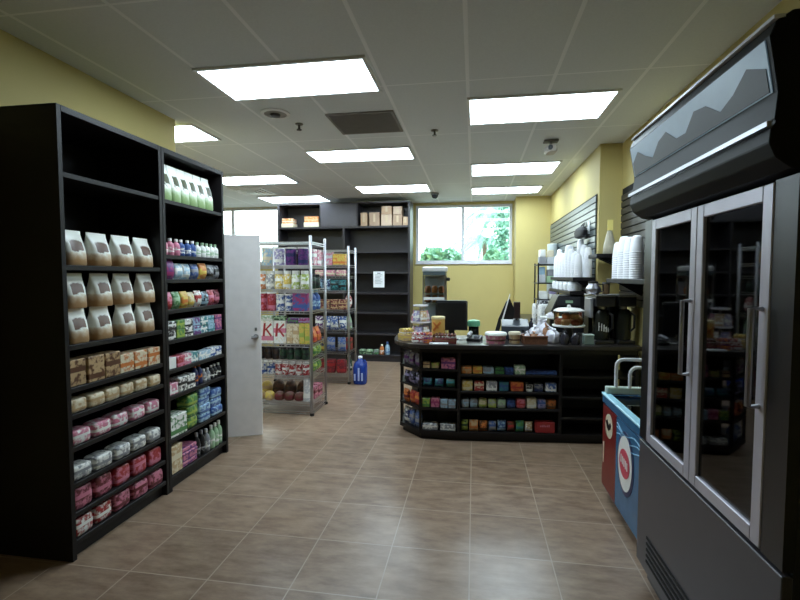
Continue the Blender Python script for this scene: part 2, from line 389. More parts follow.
ORD = ['first', 'second', 'third', 'fourth', 'fifth', 'sixth', 'seventh', 'eighth', 'ninth', 'tenth', 'eleventh', 'twelfth']
def row(spec, place, L, phrase, group, rz, parts=True):
    """spec: items (kind, colour, accent, width, height, depth[, count, stack]); place(x, y, z) gives the point x along the shelf, y back from its edge"""
    its = []
    for it in spec:
        k, c1, c2, w, h, d_ = it[:6]; n = it[6] if len(it) > 6 else 1; st = it[7] if len(it) > 7 else 1
        for i in range(n): its.append((k, c1, c2, w, h, d_, st))
    tot = sum(i[3] for i in its); gap = max(.002, (L - tot) / max(1, len(its)))
    cnt = {}
    for it in its: cnt[(it[1], it[0])] = cnt.get((it[1], it[0]), 0) + 1
    seen = {}; x = gap / 2
    for k, c1, c2, w, h, d_, st in its:
        key = (c1, k); seen[key] = seen.get(key, 0) + 1
        for s in range(st):
            nm = c1.replace('_', ' ') + (' and ' + c2.replace('_', ' ') if c2 not in (c1,) else '') + ' ' + NM[k][1]
            nm = c1.replace('_', ' ') + ' ' + NM[k][1]
            if c1 == c2: nm = 'plain ' + nm
            lab = nm
            if cnt[key] > 1: lab = ORD[seen[key] - 1] + ' ' + nm + ' from left'
            if st > 1: lab = (('topmost ' if s == st - 1 else 'lowest ' if s == 0 else 'middle ' if st == 3 else ORD[s] + '-layer ') if st > 1 else '') + lab
            jx = random.uniform(-.12, .12) * gap
            y = .012 + d_ / 2 + random.uniform(0, .012)
            p = place(x + w / 2 + jx, y, s * (h + .0008) + .001)
            tilt = random.uniform(-.05, .05) if gap > .008 and st == 1 else 0
            product(k, c1, c2, w, h, d_, p, rz + tilt, lab + ' ' + phrase, group, parts=parts)
        x += w + gap

# ------------------------------------------------------------------ black shelving along the left wall
def shelving(y0, y1, zs, label):
    t = thing('wall_shelving', label, 'shelving', (-2.2, y0, 0), R(90), 'black shelving bays on the left wall')
    Wd = y1 - y0; D = .50; TOP = 2.52                # local x along the wall, local y back into the wall
    B(0, .03, 0, D, 0, TOP).build('side_panel', M_BLACK, t, bevel=.002)
    B(Wd - .03, Wd, 0, D, 0, TOP).build('side_panel', M_BLACK, t, bevel=.002)
    B(.03, Wd - .03, D - .012, D, .08, TOP).build('back_panel', M_BLACK, t)
    B(.03, Wd - .03, 0, D - .012, TOP - .035, TOP).build('top_panel', M_BLACK, t, bevel=.002)
    B(.03, Wd - .03, .04, D - .012, 0, .08).build('kick_board', M_BLACK, t)
    for z in zs: B(.03, Wd - .03, .004, D - .012, z - .028, z).build('shelf', M_BLACK, t, bevel=.002)
    return t
ZA = [2.155, 1.755, 1.575, 1.35, 1.125, .905, .71, .385, .11]
ZB = [2.165, 1.66, 1.215, .975, .825, .64, .435, .265, .11]
shelving(3.003, 3.82, ZA, 'tall black shelving bay of small packages next to the white door')
shelving(2.17, 3.0, ZB, 'tall black shelving bay cut by the left edge of photo')
def onA(z): return lambda x, y, dz: (-2.2 - y, 3.04 + x, z + dz)
def onB(z): return lambda x, y, dz: (-2.2 - y, 2.205 + x, z + dz)
SH = ['top', 'second', 'third', 'fourth', 'fifth', 'sixth', 'seventh', 'eighth', 'bottom']
rowsA = [
 [('pouch', 'white', 'green', .108, .27, .12, 6)],
 [('bottle', 'pink', 'white', .058, .125, .06, 3), ('bottle', 'blue', 'white', .058, .125, .06, 3), ('bottle', 'white', 'pale_green', .058, .12, .06, 5)],
 [('bag', 'purple', 'magenta', .12, .15, .06), ('bag', 'pale_blue', 'white', .1, .12, .06, 2), ('bag', 'blue', 'grey', .1, .12, .06), ('bag', 'orange', 'yellow', .11, .13, .06), ('bag', 'grey', 'black', .1, .12, .06, 2)],
 [('bag', 'pink', 'red', .09, .13, .06), ('bag', 'green', 'pale_green', .09, .13, .06), ('bag', 'yellow', 'orange', .09, .13, .06), ('bag', 'cream', 'yellow', .085, .12, .06), ('bag', 'white', 'red', .09, .13, .06), ('bag', 'black', 'pale_blue', .09, .12, .06), ('bag', 'red', 'pink', .09, .13, .06), ('bag', 'maroon', 'pink', .085, .13, .06)],
 [('box', 'black', 'white', .1, .068, .08, 1, 2), ('box', 'green', 'lime', .1, .068, .08, 1, 2), ('box', 'white', 'black', .1, .068, .08, 1, 2), ('box', 'purple', 'pale_blue', .1, .068, .08, 1, 2), ('box', 'teal', 'white', .1, .068, .08, 1, 2), ('box', 'pale_blue', 'teal', .1, .068, .08, 1, 2), ('box', 'pink', 'purple', .1, .068, .08, 1, 2)],
 [('box', 'white', 'white', .1, .085, .08), ('box', 'red', 'pink', .09, .085, .08), ('box', 'pink', 'white', .09, .085, .08), ('box', 'teal', 'white', .1, .085, .08), ('tube', 'pale_blue', 'white', .085, .07, .08, 2), ('tube', 'white', 'blue', .085, .075, .08, 2)],
 [('box', 'pink', 'white', .11, .085, .09), ('box', 'white', 'black', .1, .11, .09, 2), ('bottle', 'dark_blue', 'orange', .055, .17, .06, 2), ('bottle', 'grey', 'white', .05, .11, .06, 2), ('bottle', 'black', 'white', .05, .12, .06, 3)],
 [('box', 'white', 'green', .2, .16, .12), ('pack', 'green', 'lime', .14, .088, .12, 1, 3), ('pack', 'pale_blue', 'blue', .16, .07, .12, 1, 4), ('pack', 'blue', 'pale_blue', .17, .075, .12, 1, 3)],
 [('box', 'tan', 'cream', .14, .21, .11), ('book', 'pink', 'purple', .19, .035, .14, 1, 4), ('bottle', 'black', 'grey', .062, .2, .06, 2), ('bottle', 'grey', 'white', .06, .19, .06, 1), ('bottle', 'pale_green', 'white', .06, .2, .06, 3)],
]
for i, sp in enumerate(rowsA):
    row(sp, onA(ZA[i]), .66 if i == 0 else .74, 'on %s shelf of shelving beside white door' % SH[i], 'goods on the black shelving beside the door', R(90))
rowsB = [
 [],
 [('pouch', 'white', 'tan', .15, .2, .12, 4)],
 [('pouch', 'white', 'brown', .14, .2, .105, 4, 2)],
 [('box', 'tan', 'brown', .12, .15, .1, 3), ('box', 'cream', 'orange', .12, .12, .1, 3)],
 [('pack', 'cream', 'tan', .12, .075, .1, 6)],
 [('pack', 'pink', 'white', .13, .08, .1, 5)],
 [('pack', 'white', 'grey', .13, .08, .1, 5)],
 [('pack', 'maroon', 'pink', .13, .12, .1, 2), ('pack', 'red', 'pink', .13, .11, .1, 3)],
 [('pack', 'red', 'white', .13, .1, .1, 2), ('pack', 'pink', 'maroon', .14, .1, .1, 3)],
]
for i, sp in enumerate(rowsB):
    if sp: row(sp, onB(ZB[i]), .76, 'on %s shelf of shelving cut by photo edge' % SH[i], 'goods on the black shelving at the left edge', R(90))

# ------------------------------------------------------------------ chrome wire racks
def wire_rack(x0, x1, y0, y1, top, zs, label):
    t = thing('wire_rack', label, 'rack', (x0, y0, 0), 0, 'chrome wire racks of groceries')
    Wd, D = x1 - x0, y1 - y0
    for x in (0, Wd):
        for y in (0, D):
            p = MB().lathe([(.018, .03), (.018, top), (.012, top + .008)], 12, (x, y, 0)).build('post', M_CHROME, t)
            MB().lathe([(.024, 0), (.026, .02), (.016, .035)], 12, (x, y, 0)).build('foot', M_BLKP, p)
    for z in zs:
        s = MB()
        for zz in (z - .004, z - .03):
            for y in (0, D): s.box(.016, Wd - .016, y - .004, y + .004, zz - .004, zz + .004)
            for x in (0, Wd): s.box(x - .004, x + .004, .016, D - .016, zz - .004, zz + .004)
        n = int(Wd / .028)
        for i in range(n): xx = .02 + i * (Wd - .04) / (n - 1); s.box(xx - .002, xx + .002, 0, D, z - .004, z)
        for i in range(n // 2):
            xx = .03 + i * (Wd - .06) / (n / 2 - .5)
            s.box(xx - .002, xx + .002, -.003, .003, z - .03, z)
        s.build('wire_shelf', M_CHROME, t)
    return t
Z1 = [1.99, 1.725, 1.45, 1.2, .82, .635, .455, .145, .05]
wire_rack(-2.98, -1.82, 4.97, 5.47, 2.05, Z1, 'chrome wire rack of groceries nearest the white door')
def on1(z, back=0): return lambda x, y, dz: (-2.60 + x, 4.985 + y + back, z + dz)
r1 = {1: [('can', 'tan', 'white', .13, .2, .12), ('can', 'pale_blue', 'cream', .135, .2, .12), ('can', 'lavender', 'white', .13, .2, .12), ('can', 'purple', 'dark_blue', .13, .2, .12, 2)],
      2: [('jar', 'orange', 'white', .1, .21, .1, 2), ('jar', 'grey', 'white', .1, .21, .1, 1), ('jar', 'yellow', 'white', .1, .21, .1, 2), ('jar', 'lime', 'white', .1, .21, .1, 2)],
      3: [('can', 'orange', 'red', .1, .2, .1), ('can', 'red', 'pink', .105, .21, .1, 2), ('can', 'blue', 'white', .1, .19, .1, 2), ('box', 'magenta', 'blue', .18, .2, .09)],
      5: [('jar', 'dark_brown', 'black', .085, .14, .085, 4), ('jar', 'dark_green', 'black', .085, .14, .085, 4)],
      6: [('can', 'white', 'blue', .1, .145, .1, 3), ('jar', 'red', 'white', .08, .15, .08, 5)]}
for i, sp in r1.items():
    row(sp, on1(Z1[i]), .73, 'on %s shelf of wire rack by white door' % SH[i - 1], 'groceries on the wire rack by the door', 0)
# cereal boxes with a red letter
for i, (x, lab) in enumerate(((-2.37, 'left'), (-2.215, 'right'))):
    t = thing('cereal_box', '%s of two white cereal boxes with red letter K on wire rack' % lab, 'box', (x, 5.03, .821), 0, 'cereal boxes with a red letter')
    B(-.072, .072, -.03, .03, 0, .265).build('carton', pack('white', 'cream', 'pink', i, .6), t, bevel=.002)
    k = MB()
    k.extrude_y([(-.052, .08), (-.026, .08), (-.012, .235), (-.036, .235)], -.0325, -.0302)
    k.extrude_y([(-.024, .14), (-.018, .165), (.048, .235), (.062, .215)], -.0325, -.0302)
    k.extrude_y([(-.016, .160), (.004, .168), (.062, .09), (.046, .075)], -.0325, -.0302)
    k.build('red_letter', flat('red'), t)
row([('box', 'cream', 'tan', .075, .23, .06, 2), ('box', 'yellow', 'lime', .065, .24, .06, 2)], lambda x, y, dz: (-2.135 + x, 4.985 + y, .82 + dz), .29, 'on cereal shelf of wire rack by white door', 'groceries on the wire rack by the door', 0)
row([('box', 'pink', 'white', .14, .26, .06)], lambda x, y, dz: (-2.6 + x, 4.985 + y, .82 + dz), .15, 'on cereal shelf of wire rack by white door', 'groceries on the wire rack by the door', 0)
for i, (c1, c2, x) in enumerate((('pale_green', 'white', -2.37), ('dark_green', 'pale_green', -2.215), ('purple', 'green', -2.06), ('magenta', 'lavender', -1.92))):
    product('book', c1, c2, .135, .055, .06, (x, 5.03, .821 + (.266 if x < -2.2 else .242)), 0, '%s packet lying on top of the cereal boxes on wire rack' % c1.replace('_', ' '), 'packets lying on the cereal boxes', 'packet')
# baked goods on the lowest shelf
row([('loaf', 'yellow', 'tan', .12, .1, .12, 2), ('loaf', 'brown', 'maroon', .12, .1, .12, 3)], lambda x, y, dz: (-2.56 + x, 4.985 + y, .146 + dz), .62, 'in front row on rack by door', 'wrapped baked goods on the wire rack', 0)
row([('loaf', 'yellow', 'tan', .14, .18, .14), ('loaf', 'brown', 'dark_brown', .145, .2, .14, 3)], lambda x, y, dz: (-2.56 + x, 5.13 + y, .146 + dz), .62, 'in back row on rack by door', 'wrapped baked goods on the wire rack', 0)
o = product('pouch', 'silver', 'white', .10, .27, .07, (-1.895, 5.04, .146), 0, 'crumpled silver foil bag at lowest right corner of wire rack', None, 'bag')
# second column, seen through the open side of the rack
for zi, k, c1, c2, w, h in ((1, 'box', 'pink', 'white', .12, .19), (2, 'jar', 'dark_green', 'black', .11, .17), (3, 'bottle', 'blue', 'pale_blue', .11, .235), (4, 'pouch', 'orange', 'red', .13, .17), (5, 'bag', 'lime', 'green', .13, .145), (6, 'bag', 'green', 'lime', .13, .14), (7, 'box', 'pink', 'maroon', .12, .14)):
    for q in range(2):
        product(k, c1, c2, w, h, .1, (-1.895, 5.21 + q * .15, Z1[zi] + .001), R(90), '%s %s at %s of open rack side, %s shelf by door' % (c1.replace('_', ' '), NM[k][1], ('front', 'rear')[q], SH[zi - 1]), 'goods seen through the open side of the rack')
Z2 = [1.985, 1.765, 1.6, 1.385, 1.1, .80, .475, .15, .05]
wire_rack(-2.98, -1.82, 6.55, 6.95, 2.03, Z2, 'chrome wire rack of groceries further back beside blue jug pack')
def on2(z): return lambda x, y, dz: (-2.36 + x, 6.565 + y, z + dz)
r2 = {1: [('box', 'pink', 'silver', .13, .19, .1, 2), ('box', 'yellow', 'orange', .19, .16, .1)],
      2: [('pack', 'pink', 'cream', .14, .09, .1, 3)],
      3: [('bag', 'dark_blue', 'pale_blue', .12, .17, .07, 2), ('bag', 'teal', 'black', .12, .16, .07, 2)],
      4: [('box', 'maroon', 'tan', .11, .075, .1, 4, 2)],
      5: [('bag', 'purple', 'white', .12, .2, .08, 1), ('bag', 'blue', 'white', .12, .2, .08, 3)],
      6: [('bag', 'dark_blue', 'yellow', .13, .22, .08, 1), ('bag', 'blue', 'grey', .13, .21, .08, 2)],
      7: [('pack', 'maroon', 'red', .15, .2, .1, 3)]}
for i, sp in r2.items():
    row(sp, on2(Z2[i]), .49, 'on %s shelf of farther wire rack' % SH[i - 1], 'groceries on the farther wire rack', 0)
for zi, k, c1, c2, w, h in ((3, 'jar', 'dark_green', 'black', .1, .15), (4, 'bag', 'red', 'white', .12, .22), (5, 'pouch', 'pale_green', 'grey', .12, .24), (6, 'box', 'red', 'brown', .11, .18), (7, 'bottle', 'dark_green', 'white', .1, .24)):
    product(k, c1, c2, w, h, .1, (-1.895, 6.82, Z2[zi] + .001), R(90), '%s %s in rear corner of farther wire rack, %s shelf' % (c1.replace('_', ' '), NM[k][1], SH[zi - 1]), 'goods seen through the open side of the rack')
# blue shrink-wrapped jug pack on the floor
t = thing('water_jug_pack', 'blue wrapped water jug pack on floor beside the farther wire rack', 'water jug', (-1.665, 6.62, 0), 0)
BL = mat('jug_blue', (30, 62, 150), .25)
MB().loft([(0, .09, .09), (.02, .10, .10), (.24, .105, .10), (.30, .09, .085), (.35, .045, .045), (.38, .03, .03)], 22, .7).build('body', BL, t)
MB().lathe([(.034, .38), (.034, .405), (.03, .41)], 14).build('cap', flat('white'), t)
MB().tube([(.03, -.02, .335), (.075, -.03, .355), (.10, -.03, .32), (.098, -.03, .26)], .012).build('handle', BL, t)
f = MB()
for a in (-.06, .0, .05): f.box(a - .012, a + .012, -.106, -.099, .06, .25 - abs(a) * 1.5)
f.build('pale_stripe', mat('jug_stripe', (170, 190, 235), .4), t)  # pale upright stripes across the jug front

# ------------------------------------------------------------------ tall dark back shelving
t = thing('back_shelving', 'tall dark shelving wall at the back beside the window', 'shelving', (-3.71, 8.35, 0))
W_, D_ = 2.553, .42
for x in (0, 1.28, W_ - .04): B(x, x + .04, 0, D_, 0, 2.94 if x != 1.28 else 2.49).build('upright', M_ESPRESSO, t, bevel=.002)
B(.04, W_ - .04, D_ - .015, D_, .1, 2.94).build('back_panel', M_ESPRESSO, t)
B(0, W_, -.002, D_, 2.94, 2.965).build('top_panel', M_ESPRESSO, t)
B(.04, W_ - .04, .002, D_ - .015, 2.49, 2.525).build('shelf', M_ESPRESSO, t)
B(.86, 1.55, .004, .022, 2.526, 2.94).build('cupboard_door', mat('espresso_door', (70, 66, 72), .3, noise=.06), t, bevel=.002)
for x in (.84, 1.55): B(x, x + .02, .004, D_ - .015, 2.526, 2.94).build('divider', M_ESPRESSO, t)
for z in (2.06, 1.675, 1.29, .92, .525, .13):
    B(1.32, W_ - .04, .006, D_ - .015, z - .03, z).build('shelf', M_ESPRESSO, t, bevel=.002)
    B(.04, 1.28, .006, D_ - .015, z - .03, z).build('shelf', M_ESPRESSO, t, bevel=.002)
B(.04, W_ - .04, .03, .05, 0, .1).build('kick_board', M_ESPRESSO, t)
g = thing('paper_notice', 'white paper notice taped to the dark back shelving', 'notice', (-1.74, 8.3555, 1.47))
B(-.105, .105, -.0015, 0, -.08, .215).build('sheet', M_PAPER, g)
f = MB()
for i in range(7): f.box(-.07, .07 - (i * 37 % 5) * .012, -.0035, -.0018, .15 - i * .026, .156 - i * .026)
f.box(-.03, .03, -.0035, -.0018, .175, .19)
f.build('printed_lines', M_INK, g)
for lab, c1, c2, x, w, h in (('low orange and white carton at far left of top shelf', 'orange', 'cream', -3.53, .24, .17), ('orange carton with white base beside the grey cupboard door', 'orange', 'tan', -3.05, .30, .20)):
    t = thing('shelf_carton', lab, 'box', (x, 8.49, 2.526), 0, 'cartons on the top of the back shelving')
    B(-w / 2, w / 2, -.1, .1, 0, h * .45).build('tray', flat('cream'), t, bevel=.003)
    B(-w / 2 + .01, w / 2 - .01, -.09, .09, h * .45, h).build('contents', pack(c1, c2, None, 2), t, bevel=.003)
KR = dict(tan=PAL['tan'])
for i, (x, z, w, h, lab) in enumerate(((-2.03, 2.526, .12, .25, 'slim tan carton first from left on top right shelf'), (-1.83, 2.526, .19, .25, 'tan carton second from left on top right shelf'),
        (-1.60, 2.526, .2, .21, 'lower tan carton of the stack on top right shelf'), (-1.60, 2.737, .19, .15, 'upper pinkish tan carton of the stack on top right shelf'),
        (-1.395, 2.526, .17, .20, 'lower tan carton near right end of top right shelf'), (-1.395, 2.727, .16, .15, 'upper tan carton near right end of top right shelf'), (-1.25, 2.526, .09, .16, 'pale small carton last on top right shelf'))):
    t = thing('cardboard_carton', lab, 'box', (x, 8.50, z), 0, 'cardboard cartons on the top right shelf')
    cm = mat('cardboard_%d' % (i % 3), ((176, 146, 118), (160, 134, 112), (186, 162, 140))[i % 3], .7)
    B(-w / 2, w / 2, -.12, .12, 0, h - .002).build('body', cm, t, bevel=.003)
    B(-.02, .02, -.122, -.1203, h * .3, h * .9).build('tape', mat('tape', (190, 170, 140), .3), t)
row([('pack', 'pale_green', 'dark_green', .12, .09, .1, 2), ('pack', 'grey', 'green', .1, .09, .1), ('bottle', 'orange', 'white', .085, .19, .085), ('bottle', 'pale_blue', 'blue', .09, .24, .09)], lambda x, y, dz: (-2.14 + x, 8.36 + y, .13 + dz), .60, 'on lowest shelf of dark back shelving', 'few goods left on the back shelving', 0)

# ------------------------------------------------------------------ checkout counter
CA = R(5.5); CP = Vector((-.14, 4.41, 0))
def cw(x, y, z=0): return (CP.x + x * cos(CA) - y * sin(CA), CP.y + x * sin(CA) + y * cos(CA), z)
t = thing('checkout_counter', 'dark checkout counter with open front shelves and rounded left end', 'counter', CP, CA)
P1, P2 = (-.377, .046), (-.583, .307)
top = [(1.70, -.035), (-.25, -.035), (-.36, -.02), (-.46, .02), (-.54, .10), (-.60, .2), (-.64, .32), (-.65, .45), (-.65, .70), (1.63, .70)]
MB().prism(top, .905, .945).build('countertop', M_TOP, t, bevel=.008, seg=2)
ap = [(1.67, 0), (0, 0), P1, P2, (-.583, .62), (-.56, .62), (-.56, .32), (-.365, .075), (0, .03), (1.67, .03)]
MB().prism(ap, .86, .905).build('apron', M_BLACK, t)
kb = [(1.67, .03), (0, .03), (-.36, .075), (-.55, .32), (-.55, .62), (1.63, .62)]
MB().prism(kb, 0, .05).build('kick_board', M_BLACK, t)
for z in (.655, .49, .325): B(.02, .95, .01, .36, z - .022, z).build('shelf', M_BLACK, t, bevel=.002)
for z in (.65, .45, .25): B(.98, 1.65, .01, .36, z - .022, z).build('shelf', M_BLACK, t, bevel=.002)
MB().prism([(1.65, 0), (0, 0), P1, P2, (-.583, .62), (1.62, .62)], .052, .09).build('bottom_shelf', M_BLACK, t)
B(-.35, 1.63, .36, .38, .09, .86).build('back_panel', M_BLACK, t)
MB().prism([(0, 0), P1, P2, (-.583, .6), (-.45, .6), (-.40, .358), (0, .358)], .50, .505 + .012).build('shelf', M_BLACK, t)
for z in (.70, .315): MB().prism([(0, 0), P1, P2, (-.583, .6), (-.45, .6), (-.40, .358), (0, .358)], z - .02, z).build('shelf', M_BLACK, t)
MB().prism([(-.45, .6), (-.47, .6), (-.40, .36), (-.20, .24), (0, .24), (0, .26), (-.19, .26), (-.38, .37)], .09, .86).build('inner_panel', M_BLACK, t)
for x in (-.01, .95, 1.65): B(x, x + .03, .002, .36, .09, .86).build('divider', M_BLACK, t, bevel=.002)
MB().box(-.012, .012, -.012, .012, .09, .86).build('corner_post', M_BLACK, t).location = (P1[0] + .01, P1[1] + .012, 0)
MB().box(-.012, .012, -.012, .012, .09, .86).build('corner_post', M_BLACK, t).location = (P2[0] + .016, P2[1] + .01, 0)
B(-.58, -.56, .58, .62, .09, .86).build('end_post', M_BLACK, t)
def onC(x0, z): return lambda x, y, dz: cw(x0 + x, .015 + y, z + dz)
CS = ['top', 'second', 'third', 'bottom']
cz = [.655, .49, .325, .09]
rc = [[('box', 'orange', 'tan', .1, .068, .08, 1), ('box', 'yellow', 'orange', .09, .068, .08), ('box', 'grey', 'pale_blue', .1, .065, .08), ('box', 'green', 'dark_green', .085, .062, .08), ('box', 'blue', 'dark_blue', .08, .065, .08), ('box', 'pale_green', 'white', .1, .085, .08), ('book', 'dark_blue', 'blue', .29, .035, .1)],
      [('box', 'yellow', 'cream', .1, .1, .08), ('box', 'red', 'cream', .09, .095, .08), ('box', 'grey', 'white', .1, .095, .08), ('box', 'teal', 'blue', .09, .09, .08), ('box', 'orange', 'red', .12, .09, .08), ('box', 'black', 'white', .06, .07, .08), ('box', 'dark_blue', 'grey', .08, .075, .08), ('box', 'blue', 'white', .1, .085, .08)],
      [('pack', 'grey', 'pale_blue', .075, .085, .08, 2), ('pack', 'cream', 'lime', .08, .085, .08), ('pack', 'lime', 'grey', .08, .085, .08), ('pack', 'pale_green', 'grey', .08, .085, .08), ('pack', 'dark_blue', 'blue', .08, .08, .08), ('pack', 'pink', 'red', .09, .09, .08), ('box', 'cream', 'white', .09, .1, .08), ('pack', 'lavender', 'blue', .08, .09, .08), ('pack', 'orange', 'brown', .09, .085, .08)],
      [('bag', 'lime', 'dark_green', .07, .11, .06), ('bag', 'tan', 'orange', .09, .11, .06), ('bag', 'orange', 'brown', .08, .1, .06), ('bag', 'grey', 'blue', .075, .1, .06), ('bag', 'blue', 'pale_blue', .085, .11, .06), ('bag', 'brown', 'red', .07, .1, .06), ('bag', 'green', 'teal', .08, .11, .06), ('bag', 'tan', 'white', .075, .1, .06)]]
for i, sp in enumerate(rc):
    row(sp, onC(.025, cz[i]), (.92 if i < 3 else .70), 'on %s shelf of counter front, middle bay' % CS[i], 'snacks on the counter front shelves', CA)
t = thing('red_candy_box', 'wide red candy box on bottom shelf of counter front', 'box', cw(.835, .07, .0915), CA)
B(-.09, .09, -.04, .04, 0, .105).build('carton', flat('red'), t, bevel=.003)
f = MB()
for i in range(6): f.box(-.05 + i * .016, -.04 + i * .016, -.0418, -.0402, .058, .072 + (i % 3) * .004)
f.build('printed_strokes', flat('pink'), t)
# angled bays of the rounded end: unit vectors along each front
def bay(pa, pb):
    a, b_ = Vector(pa), Vector(pb); u = (b_ - a).normalized(); n = Vector((-u.y, u.x))
    ang = math.atan2(u.y, u.x)
    def on(z): return lambda x, y, dz: cw(*(a + u * (x + .02) + n * (y + .004)), z + dz)
    return on, CA + ang, (b_ - a).length - .04
on, ang, L_ = bay(P1, (0, 0))
bz = [.70, .517, .315, .09]
rb = [[('box', 'tan', 'brown', .07, .06, .07), ('box', 'lime', 'tan', .07, .055, .07), ('box', 'pink', 'purple', .14, .105, .08)],
      [('bag', 'dark_blue', 'teal', .09, .085, .05, 2), ('bag', 'dark_green', 'teal', .09, .085, .05)],
      [('box', 'lime', 'green', .075, .085, .07), ('box', 'pink', 'magenta', .085, .09, .07), ('box', 'pale_blue', 'grey', .07, .085, .07, 2)],
      [('book', 'grey', 'white', .15, .06, .1, 2)]]
for i, sp in enumerate(rb):
    row(sp, on(bz[i]), L_, 'on %s shelf of counter front, left bay' % CS[i], 'snacks in the left counter bay', ang)
on, ang, L_ = bay(P2, P1)
rb = [[('bag', 'grey', 'purple', .085, .13, .05, 3)], [('bag', 'black', 'lavender', .085, .12, .05, 3)], [('bag', 'orange', 'maroon', .085, .13, .05, 1), ('bag', 'red', 'orange', .085, .13, .05, 2)], [('bag', 'dark_blue', 'white', .085, .17, .05, 1), ('bag', 'blue', 'grey', .085, .17, .05, 2)]]
for i, sp in enumerate(rb):
    row(sp, on(bz[i]), L_, 'on %s shelf of counter, angled end bay' % CS[i], 'snacks in the angled end bay', ang)

# ------------------------------------------------------------------ things on the counter
CT = .9455
def candy(x, y, w, h, d_, c1, c2, lab, rz=0.):
    t = thing('candy_tray', lab, 'candy box', (x, y, CT), rz, 'candy trays along the counter')
    MB().box(-w / 2, w / 2, -d_ / 2, d_ / 2, 0, h * .55).build('tray', pack(c1, c2, None, 1), t, bevel=.002)
    f = MB(); n = max(3, int(w / .03))
    for i in range(n):
        xx = -w / 2 + (i + .5) * w / n
        f.loft([(h * .55, w / n * .36, d_ * .4), (h * .9, w / n * .42, d_ * .42), (h, w / n * .3, d_ * .3)], 10, .5, c=(xx, 0, 0))
    f.build('wrapped_sweets', pack(c2, c1, 'white', 3), t)
candy(-.68, 4.64, .13, .12, .13, 'tan', 'yellow', 'tan candy tray at the far left end of the counter', R(40))
candy(-.545, 4.525, .12, .095, .075, 'white', 'red', 'white and red candy tray second from left on counter', R(20))
candy(-.44, 4.485, .085, .10, .1, 'purple', 'orange', 'small purple candy tray in front of round display', 0)
candy(-.27, 4.50, .21, .095, .12, 'maroon', 'brown', 'low dark red candy tray before the monitor', 0)
o = B(-.09, .09, -.03, .03, 0, .012).build('paper_slip', M_PAPER, None, (-.33, 4.40, CT), .05, .001); tag(o, 'white paper slip on counter edge before dark red tray', 'paper')
# two tier round display
t = thing('tiered_cake_stand', 'two tier round display with white discs left of tan canister', 'display stand', (-.55, 4.775, CT))
MB().lathe([(.07, 0), (.07, .012), (.012, .02), (.012, .36)], 20).build('stem', M_CHROME, t)
for z, r in ((.165, .106), (.335, .08)): MB().lathe([(r - .01, z), (r, z + .006), (r, z + .02), (r - .008, z + .02)], 28).build('tier', mat('white_acrylic', (235, 232, 238), .2), t)
for k, (z, r) in enumerate(((.187, .07), (.022, .076))):
    for i in range(6):
        a = i * pi / 3 + k * .4
        product('pouch', ('pink', 'lavender', 'tan')[i % 3], 'white', .075, .11, .05, (-.55 + r * cos(a), 4.775 + r * sin(a), CT + z), a + pi / 2,
                '%s wrapped sweet bag %s on %s tier of round display' % (('pink', 'lavender', 'tan')[i % 3], ('front', 'back', )[0 if sin(a) < 0 else 1] + (' left' if cos(a) < 0 else ' right'), ('upper', 'lower')[k]), 'sweet bags on the round display')
# tan canister with orange pictures
t = thing('cookie_canister', 'tan cookie canister with orange ribbon print before the monitor', 'canister', (-.352, 4.62, CT))
MB().loft([(0, .063, .063), (.01, .066, .066), (.225, .066, .066)], 24, .8).build('body', mat('canister_tan', (222, 178, 96), .4), t)
MB().loft([(.225, .069, .069), (.245, .069, .069), (.25, .06, .06)], 24, .8).build('lid', mat('canister_cream', (238, 220, 168), .4), t)
f = MB(); f.extrude_y([(-.05, .12), (-.035, .105), (.035, .19), (.02, .205)], -.0690, -.062); f.extrude_y([(.0, .13), (.012, .14), (-.04, .2), (-.052, .19)], -.0690, -.062)
f.build('ribbon_print', flat('orange'), t)
f = MB()
for x, z in ((-.035, .06), (.02, .08), (.045, .05)): f.lathe([(.017, 0), (.017, .0035), (.01, .005)], 14, (0, 0, 0))
for i, (x, z) in enumerate(((-.035, .06), (.02, .08), (.045, .05))):
    for j in range(i * 42, i * 42 + 42): a, b_, c = f.v[j]; f.v[j] = (x + a, -.0635 - c, z + b_)
f.build('cookie_print', flat('brown'), t)
# monitor
t = thing('monitor', 'black flat monitor seen from behind on the counter', 'monitor', (-.228, 4.80, CT), R(4))
MB().box(-.155, .155, -.03, 0, .10, .385).build('rear_shell', M_BLKP, t, bevel=.012, seg=2)
MB().box(-.165, .165, .0, .022, .09, .395).build('screen_bezel', M_BLKP, t, bevel=.004)
B(-.15, .15, -.012, .02, .396, .402).build('top_edge', mat('monitor_grey', (120, 122, 126), .4), t)
MB().box(-.03, .03, -.03, .0, .015, .12).build('stand_neck', M_BLKP, t)
MB().loft([(0, .11, .08), (.008, .115, .085), (.016, .09, .06)], 24, .8).build('stand_base', M_BLKP, t)
# tall heated display
t = thing('pretzel_warmer', 'tall white capped warmer cabinet with baked goods behind monitor', 'food warmer', (-.42, 5.005, CT))
B(-.12, .12, -.11, .11, 0, .16).build('base_housing', M_STEEL, t, bevel=.006)
for x in (-.115, .115):
    for y in (-.105, .105): B(x - .008, x + .008, y - .008, y + .008, .16, .66).build('corner_post', M_STEEL, t)
for z in (.36, .46): B(-.107, .107, -.1, .1, z, z + .008).build('wire_shelf', M_CHROME, t)
B(-.107, .107, -.1105, -.107, .16, .66).build('glass_front', M_GLASS, t)
B(-.107, .107, .096, .1, .16, .66).build('rear_wall', mat('warmer_grey', (150, 154, 160), .4), t)
MB().loft([(.705, .13, .115), (.715, .135, .12), (.745, .135, .12), (.755, .12, .1)], 24, .4).build('top_cap', mat('white_cap', (240, 240, 240), .3), t)
B(-.12, .12, -.12, .11, .661, .704).build('dark_band', mat('band_dark', (74, 86, 90), .4), t, bevel=.003)
B(-.11, .11, -.1165, -.1115, .40, .43).build('white_rail', flat('white'), t)
